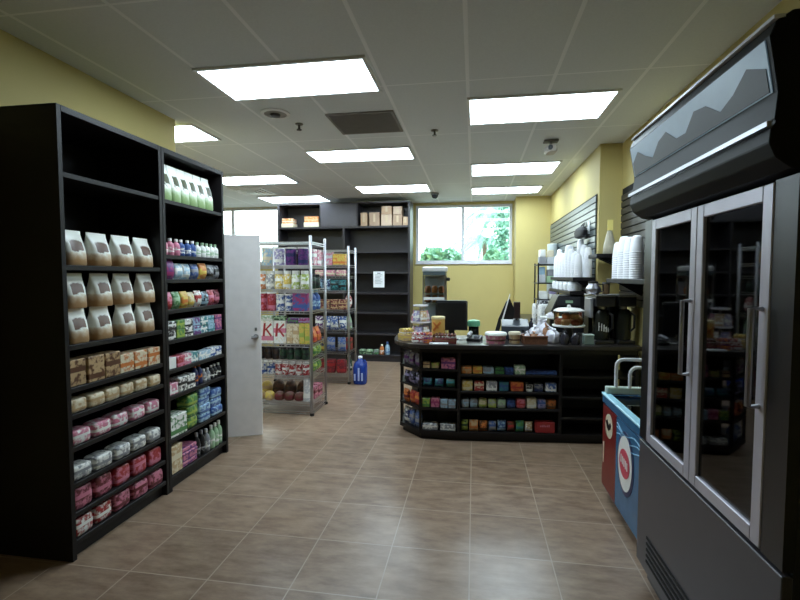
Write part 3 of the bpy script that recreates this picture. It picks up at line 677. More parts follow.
MB().loft([(0, .001, .001), (.004, .018, .012), (.02, .022, .016), (.036, .018, .012), (.04, .001, .001)], 12, 1, c=(.145, -.02, .60)).build('knob', M_BLKP, t)
for z, nm_ in ((.469, 'upper'), (.369, 'lower')):
    for i in range(3):
        o = MB().loft([(0, .02, .03), (.01, .032, .05), (.05, .034, .055), (.08, .02, .035)], 14, .8).build('baked_pretzel', mat('baked_%d' % (i % 2), ((150, 84, 44), (186, 112, 58))[i % 2], .5, noise=.25, nscale=40), None, (-.42 + (i - 1) * .072, 4.975, CT + z + .0005))
        tag(o, 'brown baked roll at %s of %s shelf in tall warmer' % (('left', 'centre', 'right')[i], nm_), 'pastry', 'baked rolls in the warmer')
# green lidded jar behind
t = thing('storage_jar', 'dark jar with a ribbed pale green lid right of monitor', 'jar', (.0, 5.06, CT))
MB().lathe([(.05, 0), (.055, .008), (.055, .10), (.05, .11)], 20).build('body', mat('jar_dark', (28, 32, 30), .2), t)
MB().lathe([(.066, .11), (.066, .16), (.06, .172), (.03, .18), (.001, .18)], 24).build('lid', mat('lid_green', (120, 190, 150), .4), t)
f = MB()
for i in range(20): a = i * pi / 10; f.box(.066 * cos(a) - .004, .066 * cos(a) + .004, .066 * sin(a) - .004, .066 * sin(a) + .004, .112, .158)
f.build('lid_ribs', mat('lid_green', (120, 190, 150), .4), t)
# pens and a white cord
t = thing('telephone', 'black telephone with white cord lying beside the monitor', 'telephone', (.01, 4.72, CT), R(-12))
MB().extrude_x([(-.07, 0), (.07, 0), (.07, .05), (-.07, .025)], -.07, .07).build('base', M_BLKP, t, bevel=.004)
MB().tube([(-.05, -.06, .05), (-.05, -.04, .062), (-.05, .04, .075), (-.05, .06, .07)], .018, 10).build('handset', mat('handset_grey', (190, 192, 198), .4), t)
f = MB()
for i in range(3):
    for j in range(3): f.box(.0 + i * .02, .012 + i * .02, -.04 + j * .024, -.024 + j * .024, .032 + j * .004, .046 + j * .004)
f.build('keypad', mat('key_grey', (120, 122, 128), .5), t)
MB().tube([(-.06 - .09 * s / 20, .05 - .10 * s / 20, .008 + .008 * (s % 2)) for s in range(21)], .006, 6).build('cord', flat('white'), t)
# register
t = thing('cash_register', 'grey blue cash register with a slanted black screen', 'cash register', (.41, 4.98, CT), R(-3))
RG = mat('register_grey', (64, 70, 78), .35)
MB().extrude_x([(-.13, 0), (.13, 0), (.13, .185), (.09, .195), (-.13, .14)], -.12, .16).build('body', RG, t, bevel=.006)
B(-.11, .15, -.134, -.1305, .01, .075).build('cash_drawer', mat('register_dark', (44, 52, 64), .4), t, bevel=.001)
f = MB(); f.extrude_y([(-.205, .0), (-.165, .0), (-.125, .14), (-.125, .205), (.0, .205), (.015, .30), (-.035, .42), (-.075, .385), (-.15, .21)], -.10, -.02)
f.build('slanted_screen', M_BLKP, t, bevel=.003)
f = MB(); f.extrude_y([(-.115, .21), (-.10, .206), (-.035, .46), (-.04, .475)], -.125, -.105)
f.build('white_screen_edge', flat('white'), t)
B(.005, .075, .03, .09, .20, .38).build('customer_display', mat('display_brown', (48, 34, 34), .3), t, bevel=.004)
MB().tube([(.04, .06, .17), (.04, .06, .205)], .015).build('display_neck', M_BLKP, t)
# round tubs in front
def tub(x, y, r, h, c, lidc, lab, nm='deli_tub'):
    t = thing(nm, lab, 'tub', (x, y, CT), 0, 'round tubs along the counter')
    MB().lathe([(r * .86, 0), (r * .96, h * .76)], 24).build('body', pack(c, 'cream', 'brown', 2, .6), t)
    MB().lathe([(r * 1.03, h * .76), (r * 1.03, h * .9), (r * .95, h), (.001, h)], 24).build('lid', mat('lid_' + lidc, PAL[lidc], .35), t)
tub(.215, 4.58, .105, .105, 'pink', 'white', 'pink round tub with white lid before the cash register')
tub(.395, 4.60, .058, .11, 'tan', 'cream', 'small tan tub between the pink tub and brown basket')
def basket(x, y, w, d_, h, lab):
    t = thing('wicker_basket', lab, 'basket', (x, y, CT), CA)
    WK = mat('wicker_brown', (112, 72, 52), .7, noise=.3, nscale=70)
    f = MB(); a, b_ = w / 2, d_ / 2
    f.box(-a, a, -b_, b_, 0, .006)
    for q in ((-a, a, -b_, -b_ + .008), (-a, a, b_ - .008, b_), (-a, -a + .008, -b_ + .008, b_ - .008), (a - .008, a, -b_ + .008, b_ - .008)): f.box(*q, .006, h)
    f.build('weave', WK, t)
    f = MB(); f.tube([(-a, -b_, h), (a, -b_, h), (a, b_, h), (-a, b_, h), (-a, -b_, h)], .009, 8); f.build('rim', WK, t)
basket(.58, 4.60, .22, .16, .075, 'low brown basket of wrapped pastries on the counter')
MW = mat('white_wrap', (222, 220, 232), .25, noise=.12, nscale=30)
def wrapped(x, y, z, w, h, d_, m, lab, rz=0.):
    mb = MB(); a, b_ = w / 2, d_ / 2
    mb.loft([(0, a * .75, b_ * .75), (h * .1, a * .95, b_ * .92), (h * .45, a, b_), (h * .62, a * .97, b_ * .9), (h * .76, a * .72, b_ * .7), (h * .84, a * .35, b_ * .3), (h * .90, a * .30, b_ * .2), (h * .96, a * .62, b_ * .3), (h, a * .66, b_ * .22)], 18, .7)
    rn = random.Random(int(x * 1000) + int(y * 777)); ph = [rn.uniform(0, 6.3) for _ in range(6)]
    for i, (p, q, r_) in enumerate(mb.v):
        k = 1 + .10 * sin(i * 2.4 + ph[0]) + .10 * sin(i * 5.1 + ph[1]); dz = .10 * h * sin(p / a * 2.6 + ph[2]) * sin(q / b_ * 2.3 + ph[3]) * (r_ / h)
        mb.v[i] = (p * k, q * k, r_ + dz)
    o = mb.build('wrapped_pastry', m, None, (x, y, z), rz)
    tag(o, lab, 'pastry', 'wrapped pastries on the counter')
MW2 = mat('brown_pastry_wrap', (150, 110, 84), .25, noise=.3, nscale=30); MW3 = mat('dark_pastry_wrap', (46, 44, 50), .2, noise=.4, nscale=30)
for i, (x, y, z, m, lab) in enumerate(((.515, 4.594, .0065, MW, 'white wrapped pastry at left in the brown basket'), (.58, 4.60, .0065, MW2, 'brown wrapped pastry in middle of the brown basket'), (.645, 4.606, .0065, MW, 'white wrapped pastry at right in the brown basket'))):
    wrapped(x, y, CT + z, .052, .11, .09, m, lab, .2 * i)
cl = (('large white wrapped pastry just right of the brown basket', .765, 4.66, .11, .15, .11, MW), ('grey white wrapped pastry leaning behind the brown basket', .61, 4.765, .09, .16, .11, MW), ('white wrapped pastry right of the cash register', .635, 4.95, .1, .13, .11, MW),
      ('dark wrapped pastry in front of the cash register', .49, 4.77, .1, .11, .1, MW3), ('pale wrapped pastry left of the glass cake dome', .715, 4.86, .1, .2, .1, MW), ('dark wrapped cookie bag before the cake dome pedestal', .862, 4.578, .075, .125, .075, MW3), ('black wrapped cookie bag right of the cake dome pedestal', .962, 4.578, .08, .12, .075, MW3))
cl += (('grey patterned wrapped bread standing behind the tan tub', .385, 4.72, .085, .10, .08, MW3), ('brown wrapped bread behind the large white wrapped pastry', .72, 4.755, .075, .17, .07, MW2),
       ('grey wrapped loaf at the back right of the register', .695, 5.06, .075, .19, .07, MW), ('tall dark wrapped loaf left of the plate stand', .612, 5.085, .055, .2, .06, MW3))
for lab, x, y, w_, h_, d_, m in cl: wrapped(x, y, CT, w_, h_, d_, m, lab, x * 3)
# plates with pastries, behind
for i, (x, y, z, lab) in enumerate(((.82, 5.07, .20, 'white plate on a dark stand behind the pastries left of dome'),)):
    t = thing('plate_stand', lab, 'plate stand', (x, y, CT))
    MB().lathe([(.06, 0), (.06, .012), (.015, .02), (.015, z)], 18).build('stand', M_BLKP, t)
    MB().lathe([(.04, z), (.12, z + .014), (.12, z + .022), (.04, z + .014), (.001, z + .012)], 28).build('plate', flat('white'), t)
wrapped(.80, 5.06, CT + .2195, .08, .05, .08, MW, 'small white wrapped pastry on the plate stand')
# cake dome on pedestal
t = thing('cake_dome', 'glass cake dome on dark pedestal showing brown pastries', 'cake stand', (.935, 4.78, CT))
MB().lathe([(.095, 0), (.095, .015), (.04, .03), (.035, .13), (.06, .15)], 24).build('pedestal', mat('pedestal_dark', (38, 36, 38), .3), t)
MB().lathe([(.06, .15), (.150, .153), (.157, .160), (.157, .170), (.15, .172), (.001, .171)], 36).build('plate', flat('white'), t)
MB().lathe([(.142, .173), (.144, .30), (.13, .325), (.09, .336), (.02, .34)], 32, caps=False).build('glass_cover', M_GLASS, t)
MB().lathe([(.146, .305), (.147, .315), (.11, .335), (.02, .344), (.02, .355), (.012, .37), (.001, .372)], 32).build('cover_top', mat('cover_white', (220, 218, 214), .2), t)
for i, (a, r, z) in enumerate(((0, .093, 0), (1.047, .093, 0), (2.094, .093, 0), (3.142, .093, 0), (4.189, .093, 0), (5.236, .093, 0), (4.15, .058, .059), (5.6, .058, .059))):
    o = MB().loft([(0, .03, .03), (.012, .042, .04), (.04, .044, .042), (.057, .022, .022)], 14, .9).build('muffin', mat('muffin_%d' % (i % 3), ((176, 98, 56), (214, 156, 104), (150, 66, 46))[i % 3], .5, noise=.25, nscale=50), None, (.935 + r * cos(a), 4.78 + r * sin(a), CT + .1725 + z))
    tag(o, '%s pastry %s inside the glass cake dome' % (('brown', 'golden', 'dark red')[i % 3], ('at right rim', 'behind at right', 'behind at left', 'at left rim', 'in front at left', 'in front at right', 'stacked on top in front', 'stacked on top at right')[i]), 'pastry', 'pastries inside the cake dome')
t = thing('napkin_box', 'small clear greenish box at foot of the coffee brewer', 'box', (1.085, 4.62, CT), CA)
B(-.045, .045, -.035, .035, 0, .085).build('box_body', mat('greenish_acrylic', (120, 138, 130), .2), t, bevel=.004); B(-.047, .047, -.037, .037, .086, .098).build('box_lid', mat('pale_lid', (190, 205, 195), .3), t, bevel=.003)
# coffee brewers
def brewer(x, y, w, m1, lab, text):
    t = thing('coffee_brewer', lab, 'coffee maker', (x, y, CT), CA)
    a = w / 2
    B(-a, a, -.17, .17, 0, .035).build('drip_base', m1, t, bevel=.006)
    B(-a, a, .03, .17, .036, .36).build('rear_column', m1, t, bevel=.006)
    B(-a, a, -.17, .17, .361, .455).build('brew_head', m1, t, bevel=.01, seg=2)
    B(-a - .004, a + .004, -.174, .174, .456, .475).build('top_cover', M_STEEL, t, bevel=.004)
    MB().lathe([(.075, .0), (.08, .02), (.08, .25), (.06, .29), (.03, .30)], 24, (0, -.06, .037)).build('thermal_carafe', mat('carafe_dark', (40, 42, 36), .25, .3), t)
    MB().tube([(.055, -.10, .30), (.07, -.16, .28), (.07, -.16, .16), (.05, -.115, .12)], .011, 8).build('carafe_handle', M_BLKP, t)
    MB().lathe([(.035, .337), (.035, .36)], 16, (0, -.06, 0)).build('filter_spout', M_STEEL, t)
    if text: B(-a - .034, -a - .005, -.12, .06, .25, .44).build('side_tank', mat('side_tank', (120, 120, 124), .2), t, bevel=.006)
    if text:
        f = MB()
        for k, (xx, z0, z1, ww) in enumerate(((-.055, .09, .17, .007), (-.03, .09, .16, .007), (-.05, .125, .133, .024), (-.005, .085, .15, .007), (.02, .08, .13, .007), (.008, .115, .122, .018), (.045, .08, .12, .007))):
            xx *= .85; r_ = .0805; f.box(xx, xx + ww, -.06 - math.sqrt(max(.001, r_ ** 2 - xx ** 2)) - .003, -.06 - math.sqrt(max(.001, r_ ** 2 - xx ** 2)) + .004, .037 + z0, .037 + z1)
        f.build('white_lettering', flat('white'), t)
brewer(1.225, 4.80, .18, mat('brewer_black', (30, 29, 30), .3), 'black coffee brewer with white lettering nearest the cake dome', True)
brewer(1.43, 4.83, .165, M_BLKP, 'dark coffee brewer against the right wall', False)
t = thing('glass_coffee_pot', 'shiny round coffee pot on top of the lettered brewer', 'coffee pot', (1.165, 4.80, CT + .476))
MB().lathe([(.05, 0), (.072, .03), (.07, .06), (.045, .095), (.045, .11)], 24).build('bowl', M_CHROME, t)
MB().lathe([(.048, .11), (.048, .125), (.01, .13)], 20).build('lid', M_BLKP, t)
MB().tube([(.045, 0, .1), (.09, 0, .095), (.095, 0, .03), (.07, 0, .025)], .008).build('handle', M_BLKP, t)
t = thing('coffee_tin', 'brown glass tin on top of the lettered brewer beside pot', 'tin', (1.30, 4.86, CT + .476))
MB().lathe([(.035, 0), (.035, .10)], 18).build('body', mat('tin_brown', (110, 88, 62), .3), t); MB().lathe([(.037, .10), (.037, .115), (.03, .118)], 18).build('lid', M_STEEL, t)
o = MB().extrude_x([(-.1, -.06), (.1, -.05), (.1, .06), (-.1, .06)], -.004, 0).build('wall_note', mat('tan_note', (176, 158, 116), .7), None, (1.571, 4.86, 1.25)); tag(o, 'tan paper note on right wall behind the dark brewer', 'notice')

# ------------------------------------------------------------------ coffee station along the right wall
def slat(x, y0, y1, z0, z1, m, label):
    t = thing('slatwall_panel', label, 'slatwall', (x, y0, z0), 0, 'slatwall panels on the right wall')
    B(-.008, -.001, 0, y1 - y0, 0, z1 - z0).build('backing', M_DARK, t)
    f = MB(); z = 0.; dz = .074
    while z + dz <= z1 - z0 + .01: f.box(-.02, -.0085, 0, y1 - y0, z, z + dz - .014); z += dz
    f.build('slats', m, t)
    return t
slat(1.36, 5.50, 8.62, 1.40, 2.52, mat('slatwall_grey', (92, 102, 102), .3), 'grey slatwall panel behind the white cups near window')
slat(1.59, 3.0, 5.36, 1.30, 2.54, mat('slatwall_black', (38, 34, 36), .4), 'black slatwall panel above the coffee brewers by the beverage cooler')
t = thing('back_counter', 'dark back counter along the right wall behind the checkout', 'counter', (1.02, 5.46, 0))
B(-.20, .335, 0, 3.2, .05, .86).build('cabinet', M_BLACK, t); B(-.22, .338, -.005, 3.22, .861, .90).build('worktop', M_TOP, t, bevel=.004)
B(-.15, .335, .02, 3.2, 0, .049).build('kick_board', M_BLACK, t)
for i in range(4): f = B(-.214, -.201, .03 + i * .79, .79 + i * .79, .1, .84).build('cabinet_door', M_BLACK, t, bevel=.003); B(-.225, -.2145, .70 + i * .79, .72 + i * .79, .55, .7).build('door_handle', M_STEEL, f)
def wshelf(x0, x1, y0, y1, z, label, br=True):
    t = thing('wall_shelf', label, 'shelf', (x1, y0, z), 0, 'black shelves on the right wall')
    B(x0 - x1, -.002, 0, y1 - y0, -.04, 0).build('board', M_BLACK, t, bevel=.004)
    for y in ((.12, y1 - y0 - .14) if br else ()): MB().extrude_y([(-.002, -.041), (-.002, -.16), (-.02, -.16), (x0 - x1 + .06, -.041)], y, y + .02).build('bracket', M_BLKP, t)
    return t
wshelf(1.10, 1.34, 5.44, 6.98, 1.585, 'long black wall shelf under the clustered white cup stacks')
wshelf(1.28, 1.57, 3.75, 4.78, 1.575, 'black wall shelf under big white cup stacks beside cooler')
wshelf(1.24, 1.57, 5.0, 5.35, 1.83, 'small high black shelf under the bag with yellow tag')
B_ = B(1.30, 1.56, 5.02, 5.33, 1.62, 1.787)
o = B_.build('storage_bin', mat('bin_brown', (70, 60, 50), .6), None, bevel=.006); o.location = (0, 0, 0)
bpy.data.objects.remove(o)
def cups(x, y, z, r, n, label, grp, inv=True, tip=True):
    """a stack of nested foam cups, mouths down"""
    t = thing('foam_cup_stack', label, 'cup stack', (x, y, z), 0, grp)
    pr = [(r, 0)]; zz = 0
    for i in range(n):
        pr += [(r * 1.02, zz + .002), (r * 1.02, zz + .009), (r * .99, zz + .011), (r * .985, zz + .019)]; zz += .02
    MB().lathe(pr, 18).build('cup_rims', M_FOAM, t)
    MB().lathe([(r * .98, zz), (r * .76, zz + r * 1.9), (r * .62, zz + r * 2.2), (r * .36, zz + r * 2.32)], 18).build('end_cup', M_FOAM, t)
    return t
cn = ['rearmost', 'second from rear', 'third from rear', 'fourth from rear', 'fifth from rear', 'sixth from rear', 'seventh from rear', 'nearest']
for i in range(8):
    y = 6.88 - i * .195
    cups(1.17, y, 1.586, .044, (10, 14, 11, 9, 15, 12, 9, 8)[i], 'white cup stack %s in front row on long wall shelf' % cn[i], 'white cup stacks on the long shelf')
    cups(1.283, y + .03, 1.586, .044, (12, 14, 16, 12, 11, 18, 14, 12)[i], 'white cup stack %s in back row on long wall shelf' % cn[i], 'white cup stacks on the long shelf')
for i, (y, n) in enumerate(((4.68, 9), (4.515, 11), (4.35, 10), (4.185, 10))):
    cups(1.36, y, 1.576, .055, n + 2, 'big white cup stack %s on wall shelf beside cooler' % ('farthest', 'second', 'third', 'nearest')[i], 'big white cup stacks beside the cooler')
# lid boxes under the cup shelf
for i in range(5):
    y = 6.75 - i * .27
    t = thing('lid_sleeve', 'white sleeve of cup lids, %s under the long cup shelf' % ('rearmost', 'second from rear', 'middle', 'second from front', 'front')[i], 'cup lids', (1.17, y, 1.47), 0, 'white cup lid sleeves under the shelf')
    MB().lathe([(.07, -.0455), (.078, -.04), (.078, .05), (.07, .06)], 20).build('lids', M_FOAM, t); MB().lathe([(.079, -.02), (.081, -.018), (.081, .03), (.079, .032)], 20, caps=False).build('paper_band', M_PAPER, t)
wshelf(1.08, 1.339, 5.5, 6.95, 1.424, 'lower black wall shelf holding the sleeves of white lids', False)
# gathered bag with yellow tag
t = thing('gathered_bag', 'tall clear white bag gathered under a yellow tag', 'bag', (1.41, 5.18, 1.8305))
MB().loft([(0, .055, .055), (.01, .062, .06), (.10, .055, .05), (.2, .034, .03), (.26, .018, .015), (.30, .026, .012)], 18, .8).build('bag_body', mat('bag_white', (186, 178, 156), .4, noise=.12, nscale=25), t)
B(-.028, .028, -.022, -.016, .25, .36).build('yellow_tag', mat('tag_yellow', (240, 222, 130), .6), t)
# black dome on the shelf
t = thing('coffee_urn', 'round black urn behind the white cup stacks on long shelf', 'urn', (1.235, 5.66, 1.586))
bpy.data.objects.remove(t)
t = thing('black_hanging_bag', 'black rounded bag hanging on the grey slatwall above cups', 'bag', (1.283, 5.95, 2.06))
MB().loft([(0, .02, .08), (.02, .045, .22), (.08, .05, .26), (.12, .04, .2), (.14, .015, .1)], 20, .8).build('bag_body', mat('bag_black', (16, 16, 19), .7, noise=.3, nscale=20), t)
MB().tube([(.0, -.1, .12), (.03, -.05, .17), (.045, 0, .19), (.03, .05, .17), (0, .1, .12)], .008).build('strap', M_BLKP, t)
o = B(-.004, 0, -.05, .05, 0, .15).build('price_card', M_PAPER, None, (1.337, 5.78, 2.10)); tag(o, 'small white card hooked on the grey slatwall', 'card')
# tiered stand near the pier
t = thing('tiered_stand', 'black tiered stand of cup boxes near the yellow pier', 'display stand', (1.11, 7.42, .90))
for x in (-.15, .15):
    for y in (-.2, .2): MB().tube([(x, y, 0), (x, y, .90)], .011).build('upright', M_BLKP, t)
for z in (.35, .60, .88): B(-.165, .165, -.215, .215, z - .02, z).build('tier', M_BLKP, t, bevel=.003)
def sbox(x, y, z, w, d_, h, c1, c2, lab):
    t = thing('paper_goods_box', lab, 'box', (x, y, z), 0, 'boxes on the tiered stand')
    B(-w / 2, w / 2, -d_ / 2, d_ / 2, 0, h * .5).build('carton', flat(c2), t, bevel=.003)
    B(-w / 2 + .006, w / 2 - .006, -d_ / 2 + .006, d_ / 2 - .006, h * .5, h).build('contents', flat(c1), t, bevel=.01)
sbox(1.025, 7.33, 1.781, .1, .16, .22, 'white', 'grey', 'left box of white lids on top tier of stand')
sbox(1.145, 7.33, 1.781, .1, .16, .21, 'cream', 'silver', 'middle box of cream lids on top tier of stand')
sbox(1.02, 7.33, 1.501, .1, .16, .24, 'pale_blue', 'silver', 'pale blue box at left on middle tier of stand')
sbox(1.15, 7.33, 1.501, .12, .16, .2, 'grey', 'pale_green', 'grey box at right on middle tier of stand')
sbox(1.04, 7.33, 1.251, .13, .18, .12, 'white', 'white', 'white box at left on lowest tier of stand')
sbox(1.18, 7.33, 1.251, .1, .18, .15, 'lavender', 'white', 'lavender box at right on lowest tier of stand')
t = thing('paper_roll', 'tall pale paper roll standing behind the tiered stand', 'paper roll', (1.26, 7.85, .9005))
MB().lathe([(.08, 0), (.08, 1.22), (.07, 1.225)], 24).build('roll', mat('roll_pale', (214, 222, 222), .6), t)
MB().lathe([(.02, 1.225), (.02, 1.235)], 14).build('core', flat('tan'), t)
for i, (x, y, z, w, h, c, lab) in enumerate(((.90, 6.86, .9005, .13, .30, 'white', 'white napkin pack stack nearest tiered stand on back counter'), (.94, 6.62, .9005, .15, .36, 'black', 'black canister between the white packs on back counter'), (.93, 6.36, .9005, .15, .32, 'white', 'white napkin pack beside the black espresso machine'))):
    product('pack', c, 'silver', w, h, .16, (x, y, z), .1 * i, lab, None, 'pack')
# black machine with sloping left front
t = thing('espresso_machine', 'black espresso machine with sloping side under the white lids', 'coffee machine', (1.10, 5.72, .9005))
MB().extrude_y([(-.23, 0), (.2, 0), (.2, .475), (-.14, .475), (-.23, .27)], -.2, .2).build('housing', M_BLKP, t, bevel=.008)
B(-.15, .1, -.209, -.2005, .36, .46).build('control_panel', mat('panel_dark', (50, 50, 54), .3), t, bevel=.002)
B(-.16, .16, -.24, -.201, .02, .05).build('drip_tray', M_STEEL, t, bevel=.003)
MB().tube([(0, -.2, .28), (0, -.27, .28)], .02).build('spout', M_STEEL, t)
B(-.06, .02, -.2125, -.2095, .39, .42).build('light_strip', flat('pale_green'), t)

# ------------------------------------------------------------------ ice cream freezer and beverage cooler at the right
t = thing('ice_cream_freezer', 'blue and red chest freezer with sliding glass lid by counter', 'freezer', (.95, 2.64, 0))
FW, FD = .62, .88
FB = mat('freezer_blue', (62, 108, 146), .25, noise=.12, nscale=9); FR = mat('freezer_red', (118, 34, 32), .3, noise=.15, nscale=9)
B(.0, FW, 0, FD, .06, .68).build('cabinet', mat('freezer_body', (60, 96, 140), .4), t, bevel=.004)
p = B(-.008, -.001, .02, .56, .08, .67).build('blue_side_panel', FB, t)
q = B(-.008, -.001, .565, FD - .002, .08, .67).build('red_side_panel', FR, t)
def oval(cy, cz, ry, rz, x, m, nm, par, th=.0025):
    n = 32; v = [(x - th, cy + ry * cos(2 * pi * k / n), cz + rz * sin(2 * pi * k / n)) for k in range(n)] + [(x, cy + ry * cos(2 * pi * k / n), cz + rz * sin(2 * pi * k / n)) for k in range(n)]
    MB().add(v, [list(range(n)), list(range(n, 2 * n))[::-1]] + [(k, (k + 1) % n, n + (k + 1) % n, n + k) for k in range(n)]).build(nm, m, par)
oval(.36, .43, .155, .20, -.0085, flat('dark_blue'), 'oval_border', p)
oval(.36, .43, .13, .172, -.0115, flat('white'), 'oval_badge', p)
oval(.36, .43, .095, .09, -.0145, mat('badge_red', (205, 70, 90), .4), 'red_centre', p)
f = MB()
for i in range(5): f.box(-.019, -.0172, .295 + i * .028, .31 + i * .028, .405 + .004 * i, .455 + .004 * i)
f.build('badge_strokes', flat('white'), p)
f = MB()
for i in range(3): f.tube([(-.009, .10 + s * .055, .62 - i * .03 + .02 * sin(s * .9 + i)) for s in range(9)], .004, 5)
f.build('pale_swirl', mat('swirl_pale', (120, 180, 215), .4), p)
oval(.72, .55, .085, .085, -.0085, flat('cream'), 'round_badge', q)
f = MB(); f.extrude_x([(.66, .57), (.69, .585), (.72, .55), (.75, .59), (.79, .57), (.76, .53), (.72, .52), (.68, .54)], -.0135, -.0112); f.build('badge_mark', M_BLKP, q)
B(-.011, -.0085, .83, .85, .25, .40).build('cream_stripe', flat('cream'), q)
RIM = mat('freezer_rim', (170, 226, 244), .2)
f = MB()
for a in ((-.012, FW + .012, -.012, .03), (-.012, FW + .012, FD - .03, FD + .012), (-.012, .03, .03, FD - .03), (FW - .03, FW + .012, .03, FD - .03)): f.box(*a, .681, .735)
f.build('lid_rim', FB, t, bevel=.008, seg=2)
f = MB(); f.box(-.018, .034, -.014, FD + .014, .7355, .752); f.build('rim_trim', RIM, t, bevel=.004)
B(.03, FW - .03, .03, FD - .03, .69, .70).build('inner_liner', mat('liner_grey', (130, 138, 150), .4), t)
B(.025, FW - .025, .025, FD - .025, .722, .734).build('glass_lid', glass_mat('lid_glass', (120, 165, 205), .05), t)
B(.0, FW, FD - .04, FD + .005, .749, .80).build('rear_lid_rail', mat('rail_pale', (200, 215, 205), .35), t, bevel=.006)
for a, z1 in ((.07, 1.0), (.155, .95)):
    yy = FD - .02 - (0 if a < .1 else .03)
    pts = [(a, yy, .80), (a, yy, z1 - .05)] + [(a + .05 - .05 * cos(k * pi / 8), yy, z1 - .05 + .05 * sin(k * pi / 8)) for k in range(1, 5)] + [(a + .30, yy, z1), (a + .33, yy, z1 - .02), (a + .345, yy, z1 - .05), (a + .345, yy, .80)]
    MB().tube(pts, .012, 10).build('handle_rail', mat('rail_white', (222, 222, 226), .3), t)

t = thing('beverage_cooler', 'upright black beverage cooler with curved lit header at right edge', 'cooler', (.87, 1.42, 0))
CD = .69; CL = 1.14; CH = 1.98
f = MB(); f.box(.03, CD, 0, .03, .10, CH).box(.03, CD, CL - .03, CL, .10, CH).box(CD - .03, CD, .03, CL - .03, .10, CH).box(.03, CD - .03, .03, CL - .03, CH - .03, CH).box(.03, CD - .03, .03, CL - .03, .10, .76)
f.build('cabinet', M_BLKP, t, bevel=.003)
B(.05, CD - .02, .02, CL - .02, 0, .10).build('kick_base', M_BLKP, t)
B(.0, .03, 0, CL, .10, .745).build('lower_panel', mat('cooler_grey_panel', (74, 72, 78), .35), t, bevel=.003)
f = MB()
for z in (.16, .19, .22, .25, .28): f.box(-.004, 0, .06, CL - .14, z, z + .012)
f.build('vent_slots', M_DARK, t)
for y in (0, CL - .1): B(.0, .03, y, y + .1, .76, 1.88).build('black_jamb', M_BLKP, t)
for k in range(2):
    y0 = .102 + k * .47; y1 = y0 + .466
    f = MB(); e = .05
    f.box(-.004, .028, y0, y0 + e, .765, 1.875).box(-.004, .028, y1 - e, y1, .765, 1.875).box(-.004, .028, y0 + e, y1 - e, .765, .765 + e).box(-.004, .028, y0 + e, y1 - e, 1.875 - e, 1.875)
    dd = f.build('door', mat('cooler_door_silver', (196, 192, 204), .35, .3), t, bevel=.003)
    B(.008, .016, y0 + e, y1 - e, .765 + e, 1.875 - e).build('door_glass', M_DGLASS, dd)
    MB().tube([(-.004, y0 + .03, 1.2), (-.035, y0 + .03, 1.2), (-.035, y0 + .03, 1.5), (-.004, y0 + .03, 1.5)], .009).build('door_handle', M_STEEL, dd)
for z in (1.05, 1.33, 1.6): B(.06, CD - .04, .035, CL - .035, z, z + .012).build('shelf', M_CHROME, t)
prof = [(.03, 1.885), (-.02, 1.895), (-.06, 1.925), (-.078, 1.965), (-.075, 2.0), (-.062, 2.02), (-.066, 2.03), (-.06, 2.10), (-.086, 2.25), (-.07, 2.29), (-.03, 2.315), (.3, 2.315), (.3, 1.985), (.03, 1.985)]
hd = MB().extrude_y(prof, 0, CL).build('header_sign', mat('header_black', (9, 9, 10), .5, spec=.2), t, bevel=.003)
SKY = mat('sign_print_sky', (104, 126, 142), .3, noise=.3, nscale=4, emit=.25)
f = MB(); f.extrude_y([(-.0635, 2.105), (-.0615, 2.105), (-.084, 2.245), (-.089, 2.245)], .02, CL - .02); f.build('picture_panel', SKY, hd)
f = MB(); n = 14; vs = []; 
for i in range(n):
    y = .03 + (CL - .06) * i / (n - 1); hh = .03 + .035 * (1 + sin(i * 1.7)) ; z = 2.108 + hh
    xx = lambda z_: -.066 - (z_ - 2.105) * .171
    vs += [(xx(2.108), y, 2.108), (xx(z), y, z), (xx(2.108) + .004, y, 2.108), (xx(z) + .004, y, z)]
fs = []
for i in range(n - 1):
    o_ = i * 4; fs += [(o_, o_ + 1, o_ + 5, o_ + 4), (o_ + 1, o_ + 3, o_ + 7, o_ + 5), (o_ + 3, o_ + 2, o_ + 6, o_ + 7), (o_ + 2, o_, o_ + 4, o_ + 6)]
fs += [(0, 2, 3, 1), (n * 4 - 4, n * 4 - 3, n * 4 - 1, n * 4 - 2)]
f.add(vs, fs); f.build('dark_hill_print', mat('sign_print_hill', (16, 18, 24), .4, spec=.3), hd)
f = MB(); f.box(-.086, -.074, .0, CL, 2.008, 2.022); f.build('chrome_trim', M_STEEL, hd)
f = MB(); f.box(-.078, -.05, .0, CL, 2.294, 2.304); f.build('lit_top_edge', mat('lit_edge_white', (226, 226, 230), .3), hd)  # white strip paints the light caught along the header's top edge

# ------------------------------------------------------------------ outside the windows
def outside_bush(x, y, w, d_, h, z0, n, lab, c, seed, nm='hedge_bush'):
    rnd = random.Random(seed); mb = MB()
    for i in range(n):
        a, b_, g_ = rnd.uniform(-1, 1), rnd.uniform(-1, 1), rnd.random()
        k = math.sqrt(max(0, 1 - (g_ * .9) ** 2)) * (.75 + .25 * sin(a * 5 + seed))
        p = Vector((a * w * k, b_ * d_ * k, z0 + g_ * h)); s = rnd.uniform(.06, .13)
        u = Vector((rnd.uniform(-1, 1), rnd.uniform(-1, 1), rnd.uniform(-1, 1))).normalized(); v_ = u.cross(Vector((rnd.uniform(-1, 1), rnd.uniform(-1, 1), rnd.uniform(-1, 1)))).normalized()
        mb.add([p - u * s, p + v_ * s * .4, p + u * s, p - v_ * s * .4], [(0, 1, 2, 3)])
    t = thing(nm, lab, 'bush', (x, y, 0))
    mb.build('foliage', mat('leaf_%d' % c, ((126, 172, 156), (142, 188, 170))[c], .6, noise=.2), t)
    MB().tube([(0, 0, 0), (0, 0, z0 + h * .5)], .05).build('stem', mat('bark', (110, 96, 84), .8), t)
